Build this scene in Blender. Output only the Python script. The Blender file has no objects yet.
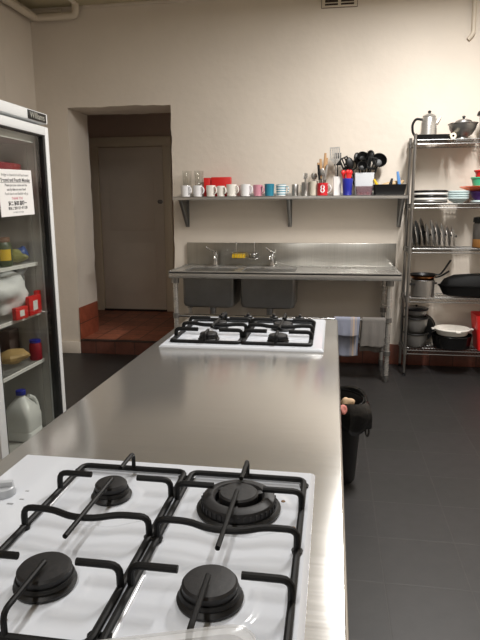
import bpy, bmesh, math, random
from mathutils import Vector, Matrix, Quaternion
random.seed(7)
S = bpy.context.scene
COL = S.collection
PI = math.pi

# ------------------------------------------------------------------ camera, world, lights, exposure
cam_d = bpy.data.cameras.new('camera'); cam = bpy.data.objects.new('camera', cam_d); COL.objects.link(cam)
pt, yw, rl = math.radians(10.98), math.radians(9.09), math.radians(-0.286)
F = Vector((-math.sin(yw)*math.cos(pt), math.cos(yw)*math.cos(pt), -math.sin(pt)))
R0 = Vector((math.cos(yw), math.sin(yw), 0)); U0 = R0.cross(F)
R1 = R0*math.cos(rl)+U0*math.sin(rl); U1 = -R0*math.sin(rl)+U0*math.cos(rl)
m = Matrix((R1, U1, -F)).transposed().to_4x4(); m.translation = Vector((0, 0, 1.42))
cam.matrix_world = m
cam_d.sensor_fit = 'HORIZONTAL'; cam_d.sensor_width = 36; cam_d.lens = 576.9/480*36
cam_d.clip_start = 0.02
S.camera = cam

W = bpy.data.worlds.new('world'); S.world = W; W.use_nodes = True
W.node_tree.nodes['Background'].inputs[0].default_value = (1, .95, .9, 1)
W.node_tree.nodes['Background'].inputs[1].default_value = .02

S.view_settings.view_transform = 'Standard'; S.view_settings.look = 'None'
S.view_settings.gamma = 1; S.view_settings.use_curve_mapping = False
S.view_settings.exposure = 0.16

LAMPS = [((.06, 2.3, 3.10), 1.25, 20), ((.85, 3.6, 3.10), .95, 96), ((-.5, -.4, 3.10), 1.25, 25)]     # centre, length, watts of the ceiling battens
LAMP_COL = (1, .975, .945)

# ------------------------------------------------------------------ materials
def lin(c):
    return tuple(((v/255)/12.92 if v/255 <= .04045 else ((v/255+.055)/1.055)**2.4) for v in c)+(1,)
MATS = {}
def mat(name, rgb, rough=.5, metal=0, var=0, vscale=8, bump=0, bscale=60, spec=.5, trans=0, coat=0, stretch=None, emit=0, alpha=1, aniso=0, tangent=None, rvar=0, col2=None):
    if name in MATS: return MATS[name]
    M = bpy.data.materials.new(name); M.use_nodes = True
    nt = M.node_tree; N = nt.nodes; L = nt.links; b = N['Principled BSDF']
    b.inputs['Base Color'].default_value = lin(rgb); b.inputs['Roughness'].default_value = rough
    b.inputs['Metallic'].default_value = metal; b.inputs['Specular IOR Level'].default_value = spec
    b.inputs['Transmission Weight'].default_value = trans; b.inputs['Coat Weight'].default_value = coat
    b.inputs['Alpha'].default_value = alpha
    if emit:
        b.inputs['Emission Color'].default_value = lin(rgb); b.inputs['Emission Strength'].default_value = emit
    tc = N.new('ShaderNodeTexCoord'); mp = N.new('ShaderNodeMapping'); L.new(tc.outputs['Object'], mp.inputs[0])
    if stretch: mp.inputs['Scale'].default_value = stretch
    if var or rvar:
        n = N.new('ShaderNodeTexNoise'); n.inputs['Scale'].default_value = vscale; n.inputs['Detail'].default_value = 5
        L.new(mp.outputs[0], n.inputs['Vector'])
        if var:
            mx = N.new('ShaderNodeMix'); mx.data_type = 'RGBA'
            c = lin(rgb); d = lin(col2) if col2 else tuple(v*(1-var) for v in c[:3])+(1,)
            mx.inputs[6].default_value = c; mx.inputs[7].default_value = d
            rp = N.new('ShaderNodeMapRange'); rp.inputs[1].default_value = .35; rp.inputs[2].default_value = .7
            L.new(n.outputs[0], rp.inputs[0]); L.new(rp.outputs[0], mx.inputs[0]); L.new(mx.outputs[2], b.inputs['Base Color'])
        if rvar:
            rr = N.new('ShaderNodeMapRange'); rr.inputs[1].default_value = .3; rr.inputs[2].default_value = .7
            rr.inputs[3].default_value = rough-rvar; rr.inputs[4].default_value = rough+rvar
            L.new(n.outputs[0], rr.inputs[0]); L.new(rr.outputs[0], b.inputs['Roughness'])
    if bump:
        n2 = N.new('ShaderNodeTexNoise'); n2.inputs['Scale'].default_value = bscale; n2.inputs['Detail'].default_value = 4
        L.new(mp.outputs[0], n2.inputs['Vector'])
        bp = N.new('ShaderNodeBump'); bp.inputs['Strength'].default_value = bump; bp.inputs['Distance'].default_value = .01
        L.new(n2.outputs[0], bp.inputs['Height']); L.new(bp.outputs[0], b.inputs['Normal'])
    if aniso:
        b.inputs['Anisotropic'].default_value = aniso
        cx = N.new('ShaderNodeCombineXYZ')
        for i in range(3): cx.inputs[i].default_value = tangent[i]
        L.new(cx.outputs[0], b.inputs['Tangent'])
    MATS[name] = M
    return M

def tile_mat(name, c1, c2, mortar, size, off=(0, 0), rough=.5, msize=.004, bump=.3, axis='XY', h=None, var=.3, brickoff=0):
    M = bpy.data.materials.new(name); M.use_nodes = True
    nt = M.node_tree; N = nt.nodes; L = nt.links; b = N['Principled BSDF']
    tc = N.new('ShaderNodeTexCoord'); mp = N.new('ShaderNodeMapping'); L.new(tc.outputs['Object'], mp.inputs[0])
    if axis == 'XZ': mp.inputs['Rotation'].default_value = (-PI/2, 0, 0)
    mp.inputs['Location'].default_value = (-off[0], -off[1], 0)
    if axis == 'YZ': mp.inputs['Rotation'].default_value = (-PI/2, 0, -PI/2)
    br = N.new('ShaderNodeTexBrick'); br.offset = brickoff; br.inputs['Scale'].default_value = 1
    br.inputs['Brick Width'].default_value = size; br.inputs['Row Height'].default_value = h or size
    br.inputs['Mortar Size'].default_value = msize; br.inputs['Mortar Smooth'].default_value = .3; br.inputs['Bias'].default_value = 0
    br.inputs['Color1'].default_value = lin(c1); br.inputs['Color2'].default_value = lin(c2); br.inputs['Mortar'].default_value = lin(mortar)
    L.new(mp.outputs[0], br.inputs['Vector'])
    n = N.new('ShaderNodeTexNoise'); n.inputs['Scale'].default_value = 14; n.inputs['Detail'].default_value = 8; n.inputs['Roughness'].default_value = .7
    L.new(tc.outputs['Object'], n.inputs['Vector'])
    mx = N.new('ShaderNodeMix'); mx.data_type = 'RGBA'; mx.blend_type = 'MULTIPLY'; mx.inputs[0].default_value = 1
    rp = N.new('ShaderNodeMapRange'); rp.inputs[1].default_value = .3; rp.inputs[2].default_value = .7; rp.inputs[3].default_value = 1-var; rp.inputs[4].default_value = 1+var
    L.new(n.outputs[0], rp.inputs[0]); L.new(br.outputs['Color'], mx.inputs[6]); L.new(rp.outputs[0], mx.inputs[7])
    L.new(mx.outputs[2], b.inputs['Base Color']); b.inputs['Roughness'].default_value = rough
    iv = N.new('ShaderNodeMath'); iv.operation = 'SUBTRACT'; iv.inputs[0].default_value = 1; L.new(br.outputs['Fac'], iv.inputs[1])
    ad = N.new('ShaderNodeMath'); ad.operation = 'MULTIPLY_ADD'; ad.inputs[1].default_value = .25; L.new(n.outputs[0], ad.inputs[0]); L.new(iv.outputs[0], ad.inputs[2])
    bp = N.new('ShaderNodeBump'); bp.inputs['Strength'].default_value = bump; bp.inputs['Distance'].default_value = .003
    L.new(ad.outputs[0], bp.inputs['Height']); L.new(bp.outputs[0], b.inputs['Normal'])
    return M

def glass_mat(name, tint=(255, 255, 255), fac=.1, rough=.02):
    M = bpy.data.materials.new(name); M.use_nodes = True
    nt = M.node_tree; N = nt.nodes; L = nt.links; N.clear()
    o = N.new('ShaderNodeOutputMaterial'); t = N.new('ShaderNodeBsdfTransparent'); g = N.new('ShaderNodeBsdfGlossy')
    t.inputs[0].default_value = lin(tint); g.inputs['Roughness'].default_value = rough
    ge = N.new('ShaderNodeNewGeometry'); dt = N.new('ShaderNodeVectorMath'); dt.operation = 'DOT_PRODUCT'
    L.new(ge.outputs['Normal'], dt.inputs[0]); L.new(ge.outputs['Incoming'], dt.inputs[1])
    ab = N.new('ShaderNodeMath'); ab.operation = 'ABSOLUTE'; L.new(dt.outputs['Value'], ab.inputs[0])
    om = N.new('ShaderNodeMath'); om.operation = 'SUBTRACT'; om.inputs[0].default_value = 1; L.new(ab.outputs[0], om.inputs[1])
    pw = N.new('ShaderNodeMath'); pw.operation = 'POWER'; pw.inputs[1].default_value = 5; L.new(om.outputs[0], pw.inputs[0])
    ml = N.new('ShaderNodeMath'); ml.operation = 'MULTIPLY_ADD'; ml.inputs[1].default_value = .95; ml.inputs[2].default_value = fac; ml.use_clamp = True
    mx = N.new('ShaderNodeMixShader'); L.new(pw.outputs[0], ml.inputs[0]); L.new(ml.outputs[0], mx.inputs[0])
    L.new(t.outputs[0], mx.inputs[1]); L.new(g.outputs[0], mx.inputs[2]); L.new(mx.outputs[0], o.inputs[0])
    return M

plaster = mat('cream_plaster', (222, 212, 199), .6, var=.06, vscale=2.5, bump=.25, bscale=16)
ceil_m = mat('ceiling_paint', (190, 180, 150), .7, var=.08, vscale=3)
floor_m = tile_mat('dark_floor_tiles', (39, 37, 37), (35, 34, 33), (49, 47, 46), .32, (.23, 2.05), .48, .003, .25, var=.22)
terra_m = tile_mat('terracotta_tiles', (172, 104, 78), (150, 90, 68), (70, 48, 40), .22, (.1, .1), .45, .006, .3, var=.35)
skirt_m = tile_mat('skirting_tiles', (106, 64, 52), (92, 56, 46), (66, 46, 40), .2, (.1, .0), .35, .005, .3, axis='XZ', var=.3)
skirt_y = tile_mat('skirting_tiles_side', (150, 80, 58), (140, 72, 52), (75, 48, 40), .2, (.1, .0), .4, .005, .3, axis='YZ', var=.3)
door_m = mat('painted_door', (243, 232, 216), .5, var=.06, vscale=4)
frame_m = mat('painted_frame', (245, 234, 210), .5)
dark_wood = mat('dark_threshold', (52, 36, 30), .6)
passage_m = mat('passage_plaster', (214, 192, 176), .7, var=.08, vscale=3, bump=.2, bscale=18)
pvc = mat('painted_conduit', (214, 203, 186), .5)
steel_bench = mat('brushed_steel_bench', (204, 202, 198), .165, .8, var=.06, vscale=1.0, stretch=(5, 420, 5), rvar=.014, aniso=.5, tangent=(0, 1, 0))
steel = mat('brushed_steel', (204, 202, 198), .3, .82, var=.1, vscale=3, stretch=(1, 1, 30), rvar=.06)
steel_dark = mat('worn_steel', (150, 149, 147), .36, .9, var=.2, vscale=5, rvar=.06)
chrome = mat('chrome', (205, 205, 205), .12, 1)
wire_m = mat('chrome_wire', (150, 149, 147), .34, 1)
enamel = mat('white_enamel', (218, 222, 229), .14, coat=.3)
grate_m = mat('black_grate_enamel', (7, 7, 8), .55, spec=.3)
burner_m = mat('burner_cap', (27, 26, 27), .55, var=.12, vscale=60, bump=.08, bscale=70)
burner_b = mat('burner_base', (13, 13, 14), .5)
spot_m = mat('burnt_grease', (118, 82, 42), .5)
white_pl = mat('white_plastic', (236, 235, 232), .35)
knob_m = mat('knob_plastic', (188, 192, 197), .35)
grey_mark = mat('grey_marking', (150, 152, 155), .5)
fr_white = mat('fridge_white', (228, 230, 230), .35)
fr_in = mat('fridge_inner', (186, 184, 179), .5)
gasket_m = mat('black_gasket', (22, 22, 23), .5)
glass = glass_mat('clear_glass', (244, 245, 243), .03)
clear = glass_mat('clear_tumbler', (250, 250, 249), .07)
frost = mat('clear_frosted_plastic', (235, 236, 236), .25, trans=.0, alpha=.38)
paper = mat('paper', (240, 238, 236), .8)
ink = mat('ink', (60, 58, 60), .8)
ink_r = mat('pink_ink', (205, 130, 140), .8)
blk = mat('black_plastic', (12, 12, 13), .42, spec=.4)
blk_gl = mat('black_gloss', (16, 16, 17), .22)
bag_m = mat('bin_liner', (14, 14, 15), .28, bump=.4, bscale=30)
porc = mat('white_china', (236, 236, 238), .25, coat=.3)
porc_w = mat('warm_white_china', (238, 234, 226), .25, coat=.3)
pink_c = mat('pink_china', (205, 142, 158), .3)
teal_c = mat('teal_china', (40, 125, 150), .3)
cream_c = mat('cream_china', (205, 198, 182), .35)
red_c = mat('red_china', (196, 30, 40), .3)
red_m = mat('red_plastic', (214, 38, 36), .4)
blue_m = mat('blue_plastic', (40, 48, 160), .35)
wood_m = mat('pale_wood', (188, 148, 104), .55, var=.25, vscale=20, stretch=(8, 8, 1))
yellow_m = mat('yellow_plastic', (226, 186, 36), .4)
tan_m = mat('tan_plastic', (190, 160, 116), .5)
lblue = mat('light_blue_plastic', (90, 140, 200), .4)
pale_blue = mat('pale_blue_china', (208, 226, 227), .3)
white_d = mat('white_melamine', (226, 224, 218), .35)
purple_m = mat('purple_plastic', (88, 40, 130), .35)
orange_m = mat('orange_plastic', (226, 92, 38), .35)
green_m = mat('green_plastic', (60, 180, 138), .35)
copper = mat('copper', (190, 128, 78), .22, 1)
alum = mat('aluminium', (180, 178, 176), .38, 1, var=.12, vscale=6)
pot_grey = mat('grey_pot', (140, 138, 135), .4, .6)
cardb = mat('mauve_carton', (150, 114, 110), .6)
roll_m = mat('roll_paper', (226, 218, 196), .6)
bread_m = mat('bread_bag', (196, 164, 110), .5, var=.2, vscale=20)
bag_w = mat('white_carrier_bag', (232, 233, 234), .4, bump=.3, bscale=25)
food_g = mat('green_jar_food', (70, 84, 52), .4, var=.3, vscale=20)
food_b = mat('brown_food_pack', (126, 86, 60), .5, var=.3, vscale=20)
milk_m = mat('milk_jug_plastic', (228, 229, 227), .35)
skin_red = mat('dark_red_label', (150, 28, 44), .4)
rubbish_b = mat('beige_paper_rubbish', (196, 166, 132), .7)
rubbish_p = mat('pink_paper_rubbish', (208, 132, 122), .7)
lamp_m = mat('lamp_tube', (255, 246, 232), .5, emit=2.0)

def stripe_mat(name, base, stripes, axis, rough=.85, bump=0, bscale=200):
    """base colour with bands at fixed object-space coordinates: stripes = [(lo, hi, rgb)]"""
    M = mat(name, base, rough, bump=bump, bscale=bscale); nt = M.node_tree; N = nt.nodes; L = nt.links; b = N['Principled BSDF']
    tc = N.new('ShaderNodeTexCoord'); sp = N.new('ShaderNodeSeparateXYZ'); L.new(tc.outputs['Object'], sp.inputs[0])
    prev = None
    for lo, hi, c in stripes:
        a = N.new('ShaderNodeMath'); a.operation = 'GREATER_THAN'; a.inputs[1].default_value = lo; L.new(sp.outputs[axis], a.inputs[0])
        d = N.new('ShaderNodeMath'); d.operation = 'LESS_THAN'; d.inputs[1].default_value = hi; L.new(sp.outputs[axis], d.inputs[0])
        e = N.new('ShaderNodeMath'); e.operation = 'MULTIPLY'; L.new(a.outputs[0], e.inputs[0]); L.new(d.outputs[0], e.inputs[1])
        mx = N.new('ShaderNodeMix'); mx.data_type = 'RGBA'; L.new(e.outputs[0], mx.inputs[0])
        if prev: L.new(prev, mx.inputs[6])
        else: mx.inputs[6].default_value = lin(base)
        mx.inputs[7].default_value = lin(c); prev = mx.outputs[2]
    L.new(prev, b.inputs['Base Color'])
    return M

# ------------------------------------------------------------------ mesh builder
class B:
    def __init__(s): s.bm = bmesh.new()
    def box(s, x0, x1, y0, y1, z0, z1, bev=0, seg=2, M=None):
        v = [s.bm.verts.new((x, y, z)) for x in (x0, x1) for y in (y0, y1) for z in (z0, z1)]
        q = [(0, 1, 3, 2), (4, 6, 7, 5), (0, 4, 5, 1), (2, 3, 7, 6), (0, 2, 6, 4), (1, 5, 7, 3)]
        f = [s.bm.faces.new([v[i] for i in k]) for k in q]
        if M: bmesh.ops.transform(s.bm, matrix=M, verts=v)
        if bev:
            e = list({e for k in f for e in k.edges})
            bmesh.ops.bevel(s.bm, geom=e, offset=bev, segments=seg, profile=.5, affect='EDGES')
        return s
    def tube(s, pts, r, seg=8, closed=False, smooth=0, flat=None):
        P = [Vector(p) for p in pts]
        if smooth: P = fillet(P, smooth, closed)
        n = len(P); rs = r if isinstance(r, (list, tuple)) else [r]*n
        if len(rs) != n: rs = [rs[0]+(rs[-1]-rs[0])*i/(n-1) for i in range(n)]
        T = []
        for i in range(n):
            a = P[(i-1) % n] if (closed or i > 0) else P[i]; b = P[(i+1) % n] if (closed or i < n-1) else P[i]
            T.append((b-a).normalized())
        up = Vector((0, 0, 1)) if abs(T[0].z) < .9 else Vector((0, 1, 0))
        nx = T[0].cross(up).normalized(); rings = []
        for i in range(n):
            if i: nx = (T[i-1].rotation_difference(T[i]) @ nx).normalized()
            ny = T[i].cross(nx).normalized()
            fx, fy = flat or (1, 1)
            rings.append([s.bm.verts.new(P[i]+nx*math.cos(2*PI*k/seg)*rs[i]*fx+ny*math.sin(2*PI*k/seg)*rs[i]*fy) for k in range(seg)])
        for i in range(n if closed else n-1):
            a, b = rings[i], rings[(i+1) % n]
            for k in range(seg): s.bm.faces.new((a[k], a[(k+1) % seg], b[(k+1) % seg], b[k]))
        if not closed:
            s.bm.faces.new(rings[0][::-1]); s.bm.faces.new(rings[-1])
        return s
    def lathe(s, prof, seg=28, c=(0, 0, 0), M=None, sx=1, sy=1):
        rings = []; allv = []
        for r, z in prof:
            if r < 1e-6: ring = [s.bm.verts.new((c[0], c[1], c[2]+z))]
            else: ring = [s.bm.verts.new((c[0]+sx*r*math.cos(2*PI*k/seg), c[1]+sy*r*math.sin(2*PI*k/seg), c[2]+z)) for k in range(seg)]
            rings.append(ring); allv += ring
        for a, b in zip(rings, rings[1:]):
            for k in range(seg):
                k2 = (k+1) % seg
                if len(a) == 1 and len(b) == 1: break
                if len(a) == 1: s.bm.faces.new((a[0], b[k2], b[k]))
                elif len(b) == 1: s.bm.faces.new((a[k], a[k2], b[0]))
                else: s.bm.faces.new((a[k], a[k2], b[k2], b[k]))
        if M: bmesh.ops.transform(s.bm, matrix=M, verts=allv)
        return s
    def prism(s, poly, d0, d1, axis='z'):
        def P(a, b, d): return {'z': (a, b, d), 'y': (a, d, b), 'x': (d, a, b)}[axis]
        A = [s.bm.verts.new(P(a, b, d0)) for a, b in poly]; Bv = [s.bm.verts.new(P(a, b, d1)) for a, b in poly]
        s.bm.faces.new(A[::-1]); s.bm.faces.new(Bv); n = len(poly)
        for i in range(n): s.bm.faces.new((A[i], A[(i+1) % n], Bv[(i+1) % n], Bv[i]))
        return s
    def sheet(s, nu, nv, fn):
        g = [[s.bm.verts.new(fn(i/(nu-1), j/(nv-1))) for j in range(nv)] for i in range(nu)]
        for i in range(nu-1):
            for j in range(nv-1): s.bm.faces.new((g[i][j], g[i+1][j], g[i+1][j+1], g[i][j+1]))
        return s
    def blob(s, c, rx, ry, rz, seg=20, rings=12, fn=None, M=None):
        prof = [(math.sin(PI*i/rings), -math.cos(PI*i/rings)) for i in range(rings+1)]; prof[0] = (0, -1); prof[-1] = (0, 1)
        n0 = len(s.bm.verts); s.lathe(prof, seg); s.bm.verts.ensure_lookup_table()
        vs = s.bm.verts[n0:]
        for v in vs:
            p = v.co.copy(); k = fn(p) if fn else 1
            v.co = Vector((p.x*rx*k, p.y*ry*k, p.z*rz*k))
            if M: v.co = M @ v.co
            v.co += Vector(c)
        return s
    def xform(s, M):
        bmesh.ops.transform(s.bm, matrix=M, verts=s.bm.verts); return s

def fillet(P, r, closed=False, n=4):
    out = []; N = len(P)
    for i in range(N):
        if not closed and i in (0, N-1): out.append(P[i]); continue
        a, p, b = P[(i-1) % N], P[i], P[(i+1) % N]
        d1 = a-p; d2 = b-p; k = min(r, d1.length*.45, d2.length*.45)
        A = p+d1.normalized()*k; C = p+d2.normalized()*k
        for j in range(n+1):
            t = j/n; out.append(A*(1-t)**2+p*2*t*(1-t)+C*t*t)
    return out

def link(name, b, m, parent=None, loc=None, smooth=True, sharp=35):
    b.bm.normal_update()
    bmesh.ops.recalc_face_normals(b.bm, faces=b.bm.faces)
    me = bpy.data.meshes.new(name); b.bm.to_mesh(me); b.bm.free()
    me.materials.append(m)
    if smooth: me.shade_smooth(); me.set_sharp_from_angle(angle=math.radians(sharp))
    o = bpy.data.objects.new(name, me); COL.objects.link(o)
    if parent: o.parent = parent
    if loc: o.location = loc
    return o
part = link
def tag(o, label=None, cat=None, group=None, kind=None):
    if label: o['label'] = label
    if cat: o['category'] = cat
    if group: o['group'] = group
    if kind: o['kind'] = kind
    return o
def thing(name, label, cat, loc=(0, 0, 0), rz=0, group=None, sc=1):
    o = bpy.data.objects.new(name, None); o.scale = sc if isinstance(sc, tuple) else (sc,)*3; o.empty_display_size = .05; COL.objects.link(o)
    o.location = loc; o.rotation_euler = (0, 0, rz)
    return tag(o, label, cat, group)
def solo(name, b, m, label, cat, loc=(0, 0, 0), group=None, rot=(0, 0, 0), **k):
    o = link(name, b, m, None, loc, **k); o.rotation_euler = rot
    return tag(o, label, cat, group)
def struct(name, b, m, parent=None, **k):
    o = link(name, b, m, parent, **k); o['kind'] = 'structure'; return o
def dup(root, loc=None, rz=None, label=None, group=None):
    r = root.copy(); COL.objects.link(r)
    if loc: r.location = loc
    if rz is not None: r.rotation_euler = (0, 0, rz)
    if label: r['label'] = label
    if group: r['group'] = group
    for ch in list(root.children):
        c = ch.copy(); COL.objects.link(c); c.parent = r
        for g in ch.children:
            d = g.copy(); COL.objects.link(d); d.parent = c
    return r
def drop(root, z):
    """lower or lift a thing so that its lowest vertex rests at height z"""
    bpy.context.view_layer.update()
    obs = [root]+list(root.children_recursive)
    lo = min((o.matrix_world @ v.co).z for o in obs if o.type == 'MESH' for v in o.data.vertices)
    root.location.z += z-lo
def text_mesh(txt, size, mat_, name, parent, M, wrap=None, bold=0, ex=.0004):
    c = bpy.data.curves.new('t', 'FONT'); c.body = txt; c.size = size; c.align_x = 'CENTER'; c.align_y = 'CENTER'; c.extrude = ex; c.offset = bold
    t = bpy.data.objects.new('t', c); COL.objects.link(t); bpy.context.view_layer.update()
    me = bpy.data.meshes.new_from_object(t.evaluated_get(bpy.context.evaluated_depsgraph_get()))
    bpy.data.objects.remove(t); bpy.data.curves.remove(c)
    for v in me.vertices:
        if wrap:
            a = v.co.x/wrap; v.co = Vector(((wrap+v.co.z)*math.sin(a), -(wrap+v.co.z)*math.cos(a), v.co.y))
        v.co = M @ v.co
    me.name = name; me.materials.clear(); me.materials.append(mat_)
    o = bpy.data.objects.new(name, me); COL.objects.link(o); o.parent = parent
    return o

# ------------------------------------------------------------------ the setting
WY = 5.30; WX = -2.765; RX = 2.35; FY = -1.7; CZ = 3.2
struct('floor', B().box(WX-.1, RX+.1, FY-.1, WY, -.08, 0), floor_m)
struct('ceiling', B().box(WX-.1, RX+.1, FY-.1, WY+.3, CZ, CZ+.08), ceil_m)
def holed_wall():
    b = B(); bm = b.bm
    xs = [WX-.1+(WX*-1-2.46+.1)*0]  # cuts
    def cuts(a, c, n): return [a+(c-a)*i/n for i in range(n)]
    xs = cuts(WX-.1, -2.46, 4)+cuts(-2.46, -1.47, 12)+cuts(-1.47, RX+.1, 20)+[RX+.1]
    zs = cuts(-.05, 2.34, 24)+cuts(2.34, CZ+.05, 6)+[CZ+.05]
    ys = [WY, WY+.02, WY+.12, WY+.23, WY+.34, WY+.45]
    rnd = random.Random(3)
    inside = lambda x, z: -2.46 < x < -1.47 and z < 2.34
    V = {}
    def v(i, j, k):
        if (i, j, k) not in V:
            x, y, z = xs[i], ys[j], zs[k]
            edge = (abs(x+2.46) < 1e-6 or abs(x+1.47) < 1e-6) and z < 2.36 or abs(z-2.34) < 1e-6 and -2.48 < x < -1.45
            if edge:
                x += rnd.uniform(-.007, .007); z += rnd.uniform(-.006, .006)
                if j == 0: y += .004
            V[(i, j, k)] = bm.verts.new((x, y, z))
        return V[(i, j, k)]
    nx, nz, ny = len(xs)-1, len(zs)-1, len(ys)-1
    for i in range(nx):
        for k in range(nz):
            if inside((xs[i]+xs[i+1])/2, (zs[k]+zs[k+1])/2): continue
            bm.faces.new((v(i, 0, k), v(i+1, 0, k), v(i+1, 0, k+1), v(i, 0, k+1)))
            bm.faces.new((v(i, ny, k+1), v(i+1, ny, k+1), v(i+1, ny, k), v(i, ny, k)))
    i0 = 4; i1 = 16; k1 = 24
    for j in range(ny):
        for k in range(k1):
            bm.faces.new((v(i0, j, k), v(i0, j+1, k), v(i0, j+1, k+1), v(i0, j, k+1)))
            bm.faces.new((v(i1, j, k), v(i1, j, k+1), v(i1, j+1, k+1), v(i1, j+1, k)))
        for i in range(i0, i1):
            bm.faces.new((v(i, j, k1), v(i, j+1, k1), v(i+1, j+1, k1), v(i+1, j, k1)))
    return b
struct('wall_back', holed_wall(), plaster, sharp=50)
struct('wall_left', B().box(WX-.1, WX, FY-.1, WY, -.05, CZ+.05).box(WX, WX+.05, 3.9, 4.72, 0, CZ, bev=.01), plaster)
struct('wall_right', B().box(RX, RX+.1, FY-.1, WY, -.05, CZ+.05), plaster)
struct('wall_front', B().box(WX, RX, FY-.1, FY, -.05, CZ+.05), plaster)
LZ = .14
# passage behind the doorway, one step up
struct('floor_passage', B().box(-3.5, -1.1, WY+.45, 7.05, LZ-.1, LZ).box(-2.455, -1.475, WY+.005, WY+.45, 0, LZ), terra_m)
struct('trim_1', B().box(-2.455, -1.475, WY-.012, WY+.03, LZ-.012, LZ+.004, bev=.003), dark_wood)
struct('wall_passage', B().box(-3.6, -1.0, 7.0, 7.1, 0, 2.9).box(-3.6, -3.5, WY+.45, 7.1, 0, 2.9).box(-1.1, -1.0, WY+.45, 7.1, 0, 2.9), passage_m)
struct('ceiling_passage', B().box(-3.6, -1.0, WY+.45, 7.1, 2.85, 2.95), passage_m)
dr = struct('door_1', B().box(-2.86, -2.05, 6.955, 6.995, LZ+.02, 2.15, bev=.004), door_m)
for k, (z0, z1) in enumerate(((.35, 1.0), (1.15, 2.0))):
    pb = B()
    pb.box(-2.74, -2.17, 6.948, 6.957, z0, z1, bev=.004)
    struct('door_panel', pb, door_m, dr)
dh = B().lathe([(0, 0), (.025, .002), (.025, .006), (.009, .01), (.009, .04), (.022, .05), (.024, .06), (.012, .07), (0, .072)], 16, M=Matrix.Translation((-2.085, 6.955, 1.50)) @ Matrix.Rotation(PI/2, 4, 'X'))
struct('door_handle', dh, steel_dark, dr)
fb = B().box(-2.97, -2.865, 6.94, 7.0, LZ, 2.16, bev=.01).box(-2.045, -1.94, 6.94, 7.0, LZ, 2.16, bev=.01).box(-2.97, -1.94, 6.94, 7.0, 2.155, 2.27, bev=.01)
struct('trim_2', fb, frame_m)
struct('trim_3', B().box(-2.865, -2.045, 6.93, 7.0, LZ, LZ+.022), dark_wood)
# skirtings
struct('baseboard_back', B().box(-1.46, RX, WY-.012, WY, 0, .19, bev=.002), skirt_m)
struct('baseboard_doorway', B().box(-2.461, -2.449, WY-.002, WY+.44, .1, .46, bev=.002), skirt_y)
struct('baseboard_step', B().box(-2.46, -1.475, WY-.006, WY+.006, 0, LZ-.012), skirt_m)
struct('baseboard_left', B().box(WX, -2.462, WY-.025, WY, 0, .12, bev=.006).box(WX, WX+.025, FY, WY-.025, 0, .12, bev=.006), plaster)
# conduit around the top of the left and back walls
cb = B().tube([(WX+.075, 1.0, 3.105), (WX+.075, 5.24, 3.105), (-2.30, 5.24, 3.105), (-2.30, 5.24, 3.2)], .032, 12, smooth=.05)
tag(link('conduit_pipe', cb, pvc), 'thick cream conduit pipe bending round the top corner of the room', 'pipe')
cb = B().tube([(WX+.03, 1.0, 3.165), (WX+.03, 5.28, 3.165), (-2.45, 5.28, 3.165)], .014, 10, smooth=.03)
tag(link('cable_pipe', cb, pvc), 'thin cable pipe above the thick conduit in the ceiling corner', 'pipe')
cb = B().tube([(-2.27, 5.15, 3.18), (-2.27, .5, 3.18)], .018, 10)
tag(link('ceiling_pipe', cb, pvc), 'thin cream pipe running along the ceiling towards the viewer', 'pipe')
struct('trim_4', B().box(-2.25, RX, WY-.022, WY, 3.175, 3.2, bev=.005), plaster)
cb = B().tube([(1.075, 5.272, 3.2), (1.085, 5.272, 2.80), (1.05, 5.285, 2.762)], .017, 12, smooth=.04)
tag(link('wall_conduit', cb, pvc), 'cream conduit pipe running down the back wall at upper right', 'pipe')
vt = thing('wall_vent', 'small cream wall vent with two dark openings high on the back wall', 'vent', (.007, WY, 3.115))
b = B()
b.box(-.145, .145, -.014, 0, -.05, -.036, bev=.003).box(-.145, .145, -.014, 0, .042, .056, bev=.003).box(-.145, -.12, -.014, 0, -.036, .042).box(.12, .145, -.014, 0, -.036, .042).box(-.012, .012, -.014, 0, -.036, .042)
part('frame', b, pvc, vt)
b = B().box(-.150, .150, -.006, 0, -.055, -.05).box(-.150, .150, -.006, 0, .056, .061).box(-.150, -.145, -.006, 0, -.05, .056).box(.145, .150, -.006, 0, -.05, .056)
part('outline', b, mat('shadow_gap_edge', (120, 104, 94), .8), vt)  # dark brown border colour stands in for the shadow gap round the frame
for s in (-1, 1):
    x0, x1 = (.012, .12) if s > 0 else (-.12, -.012)
    b = B().box(x0, x1, -.002, 0, -.036, .042)
    op = part('opening', b, dark_wood, vt)
    b = B()
    for k in range(2): b.box(x0, x1, -.012, -.004, -.02+.03*k, -.013+.03*k)
    part('slat', b, pvc, op)
# ceiling lamps
for k, (c, ln, wt) in enumerate(LAMPS):
    t = thing('ceiling_lamp', ('fluorescent batten lamp on the ceiling above the bench', 'fluorescent batten lamp on the ceiling near the shelving rack', 'fluorescent batten lamp on the ceiling behind the viewer')[k], 'lamp', (c[0], c[1], CZ))
    part('housing', B().box(-.06, .06, -ln/2, ln/2, -.05, 0, bev=.006), white_pl, t)
    part('tube', B().tube([(0, -ln/2+.03, -.068), (0, ln/2-.03, -.068)], .013, 10), lamp_m, t)
    ld = bpy.data.lights.new('lamp_light', 'AREA'); ld.shape = 'RECTANGLE'; ld.size = .16; ld.size_y = ln; ld.energy = wt; ld.color = LAMP_COL
    lo = bpy.data.objects.new('lamp_light', ld); COL.objects.link(lo); lo.parent = t; lo.location = (0, 0, -.086)

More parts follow.
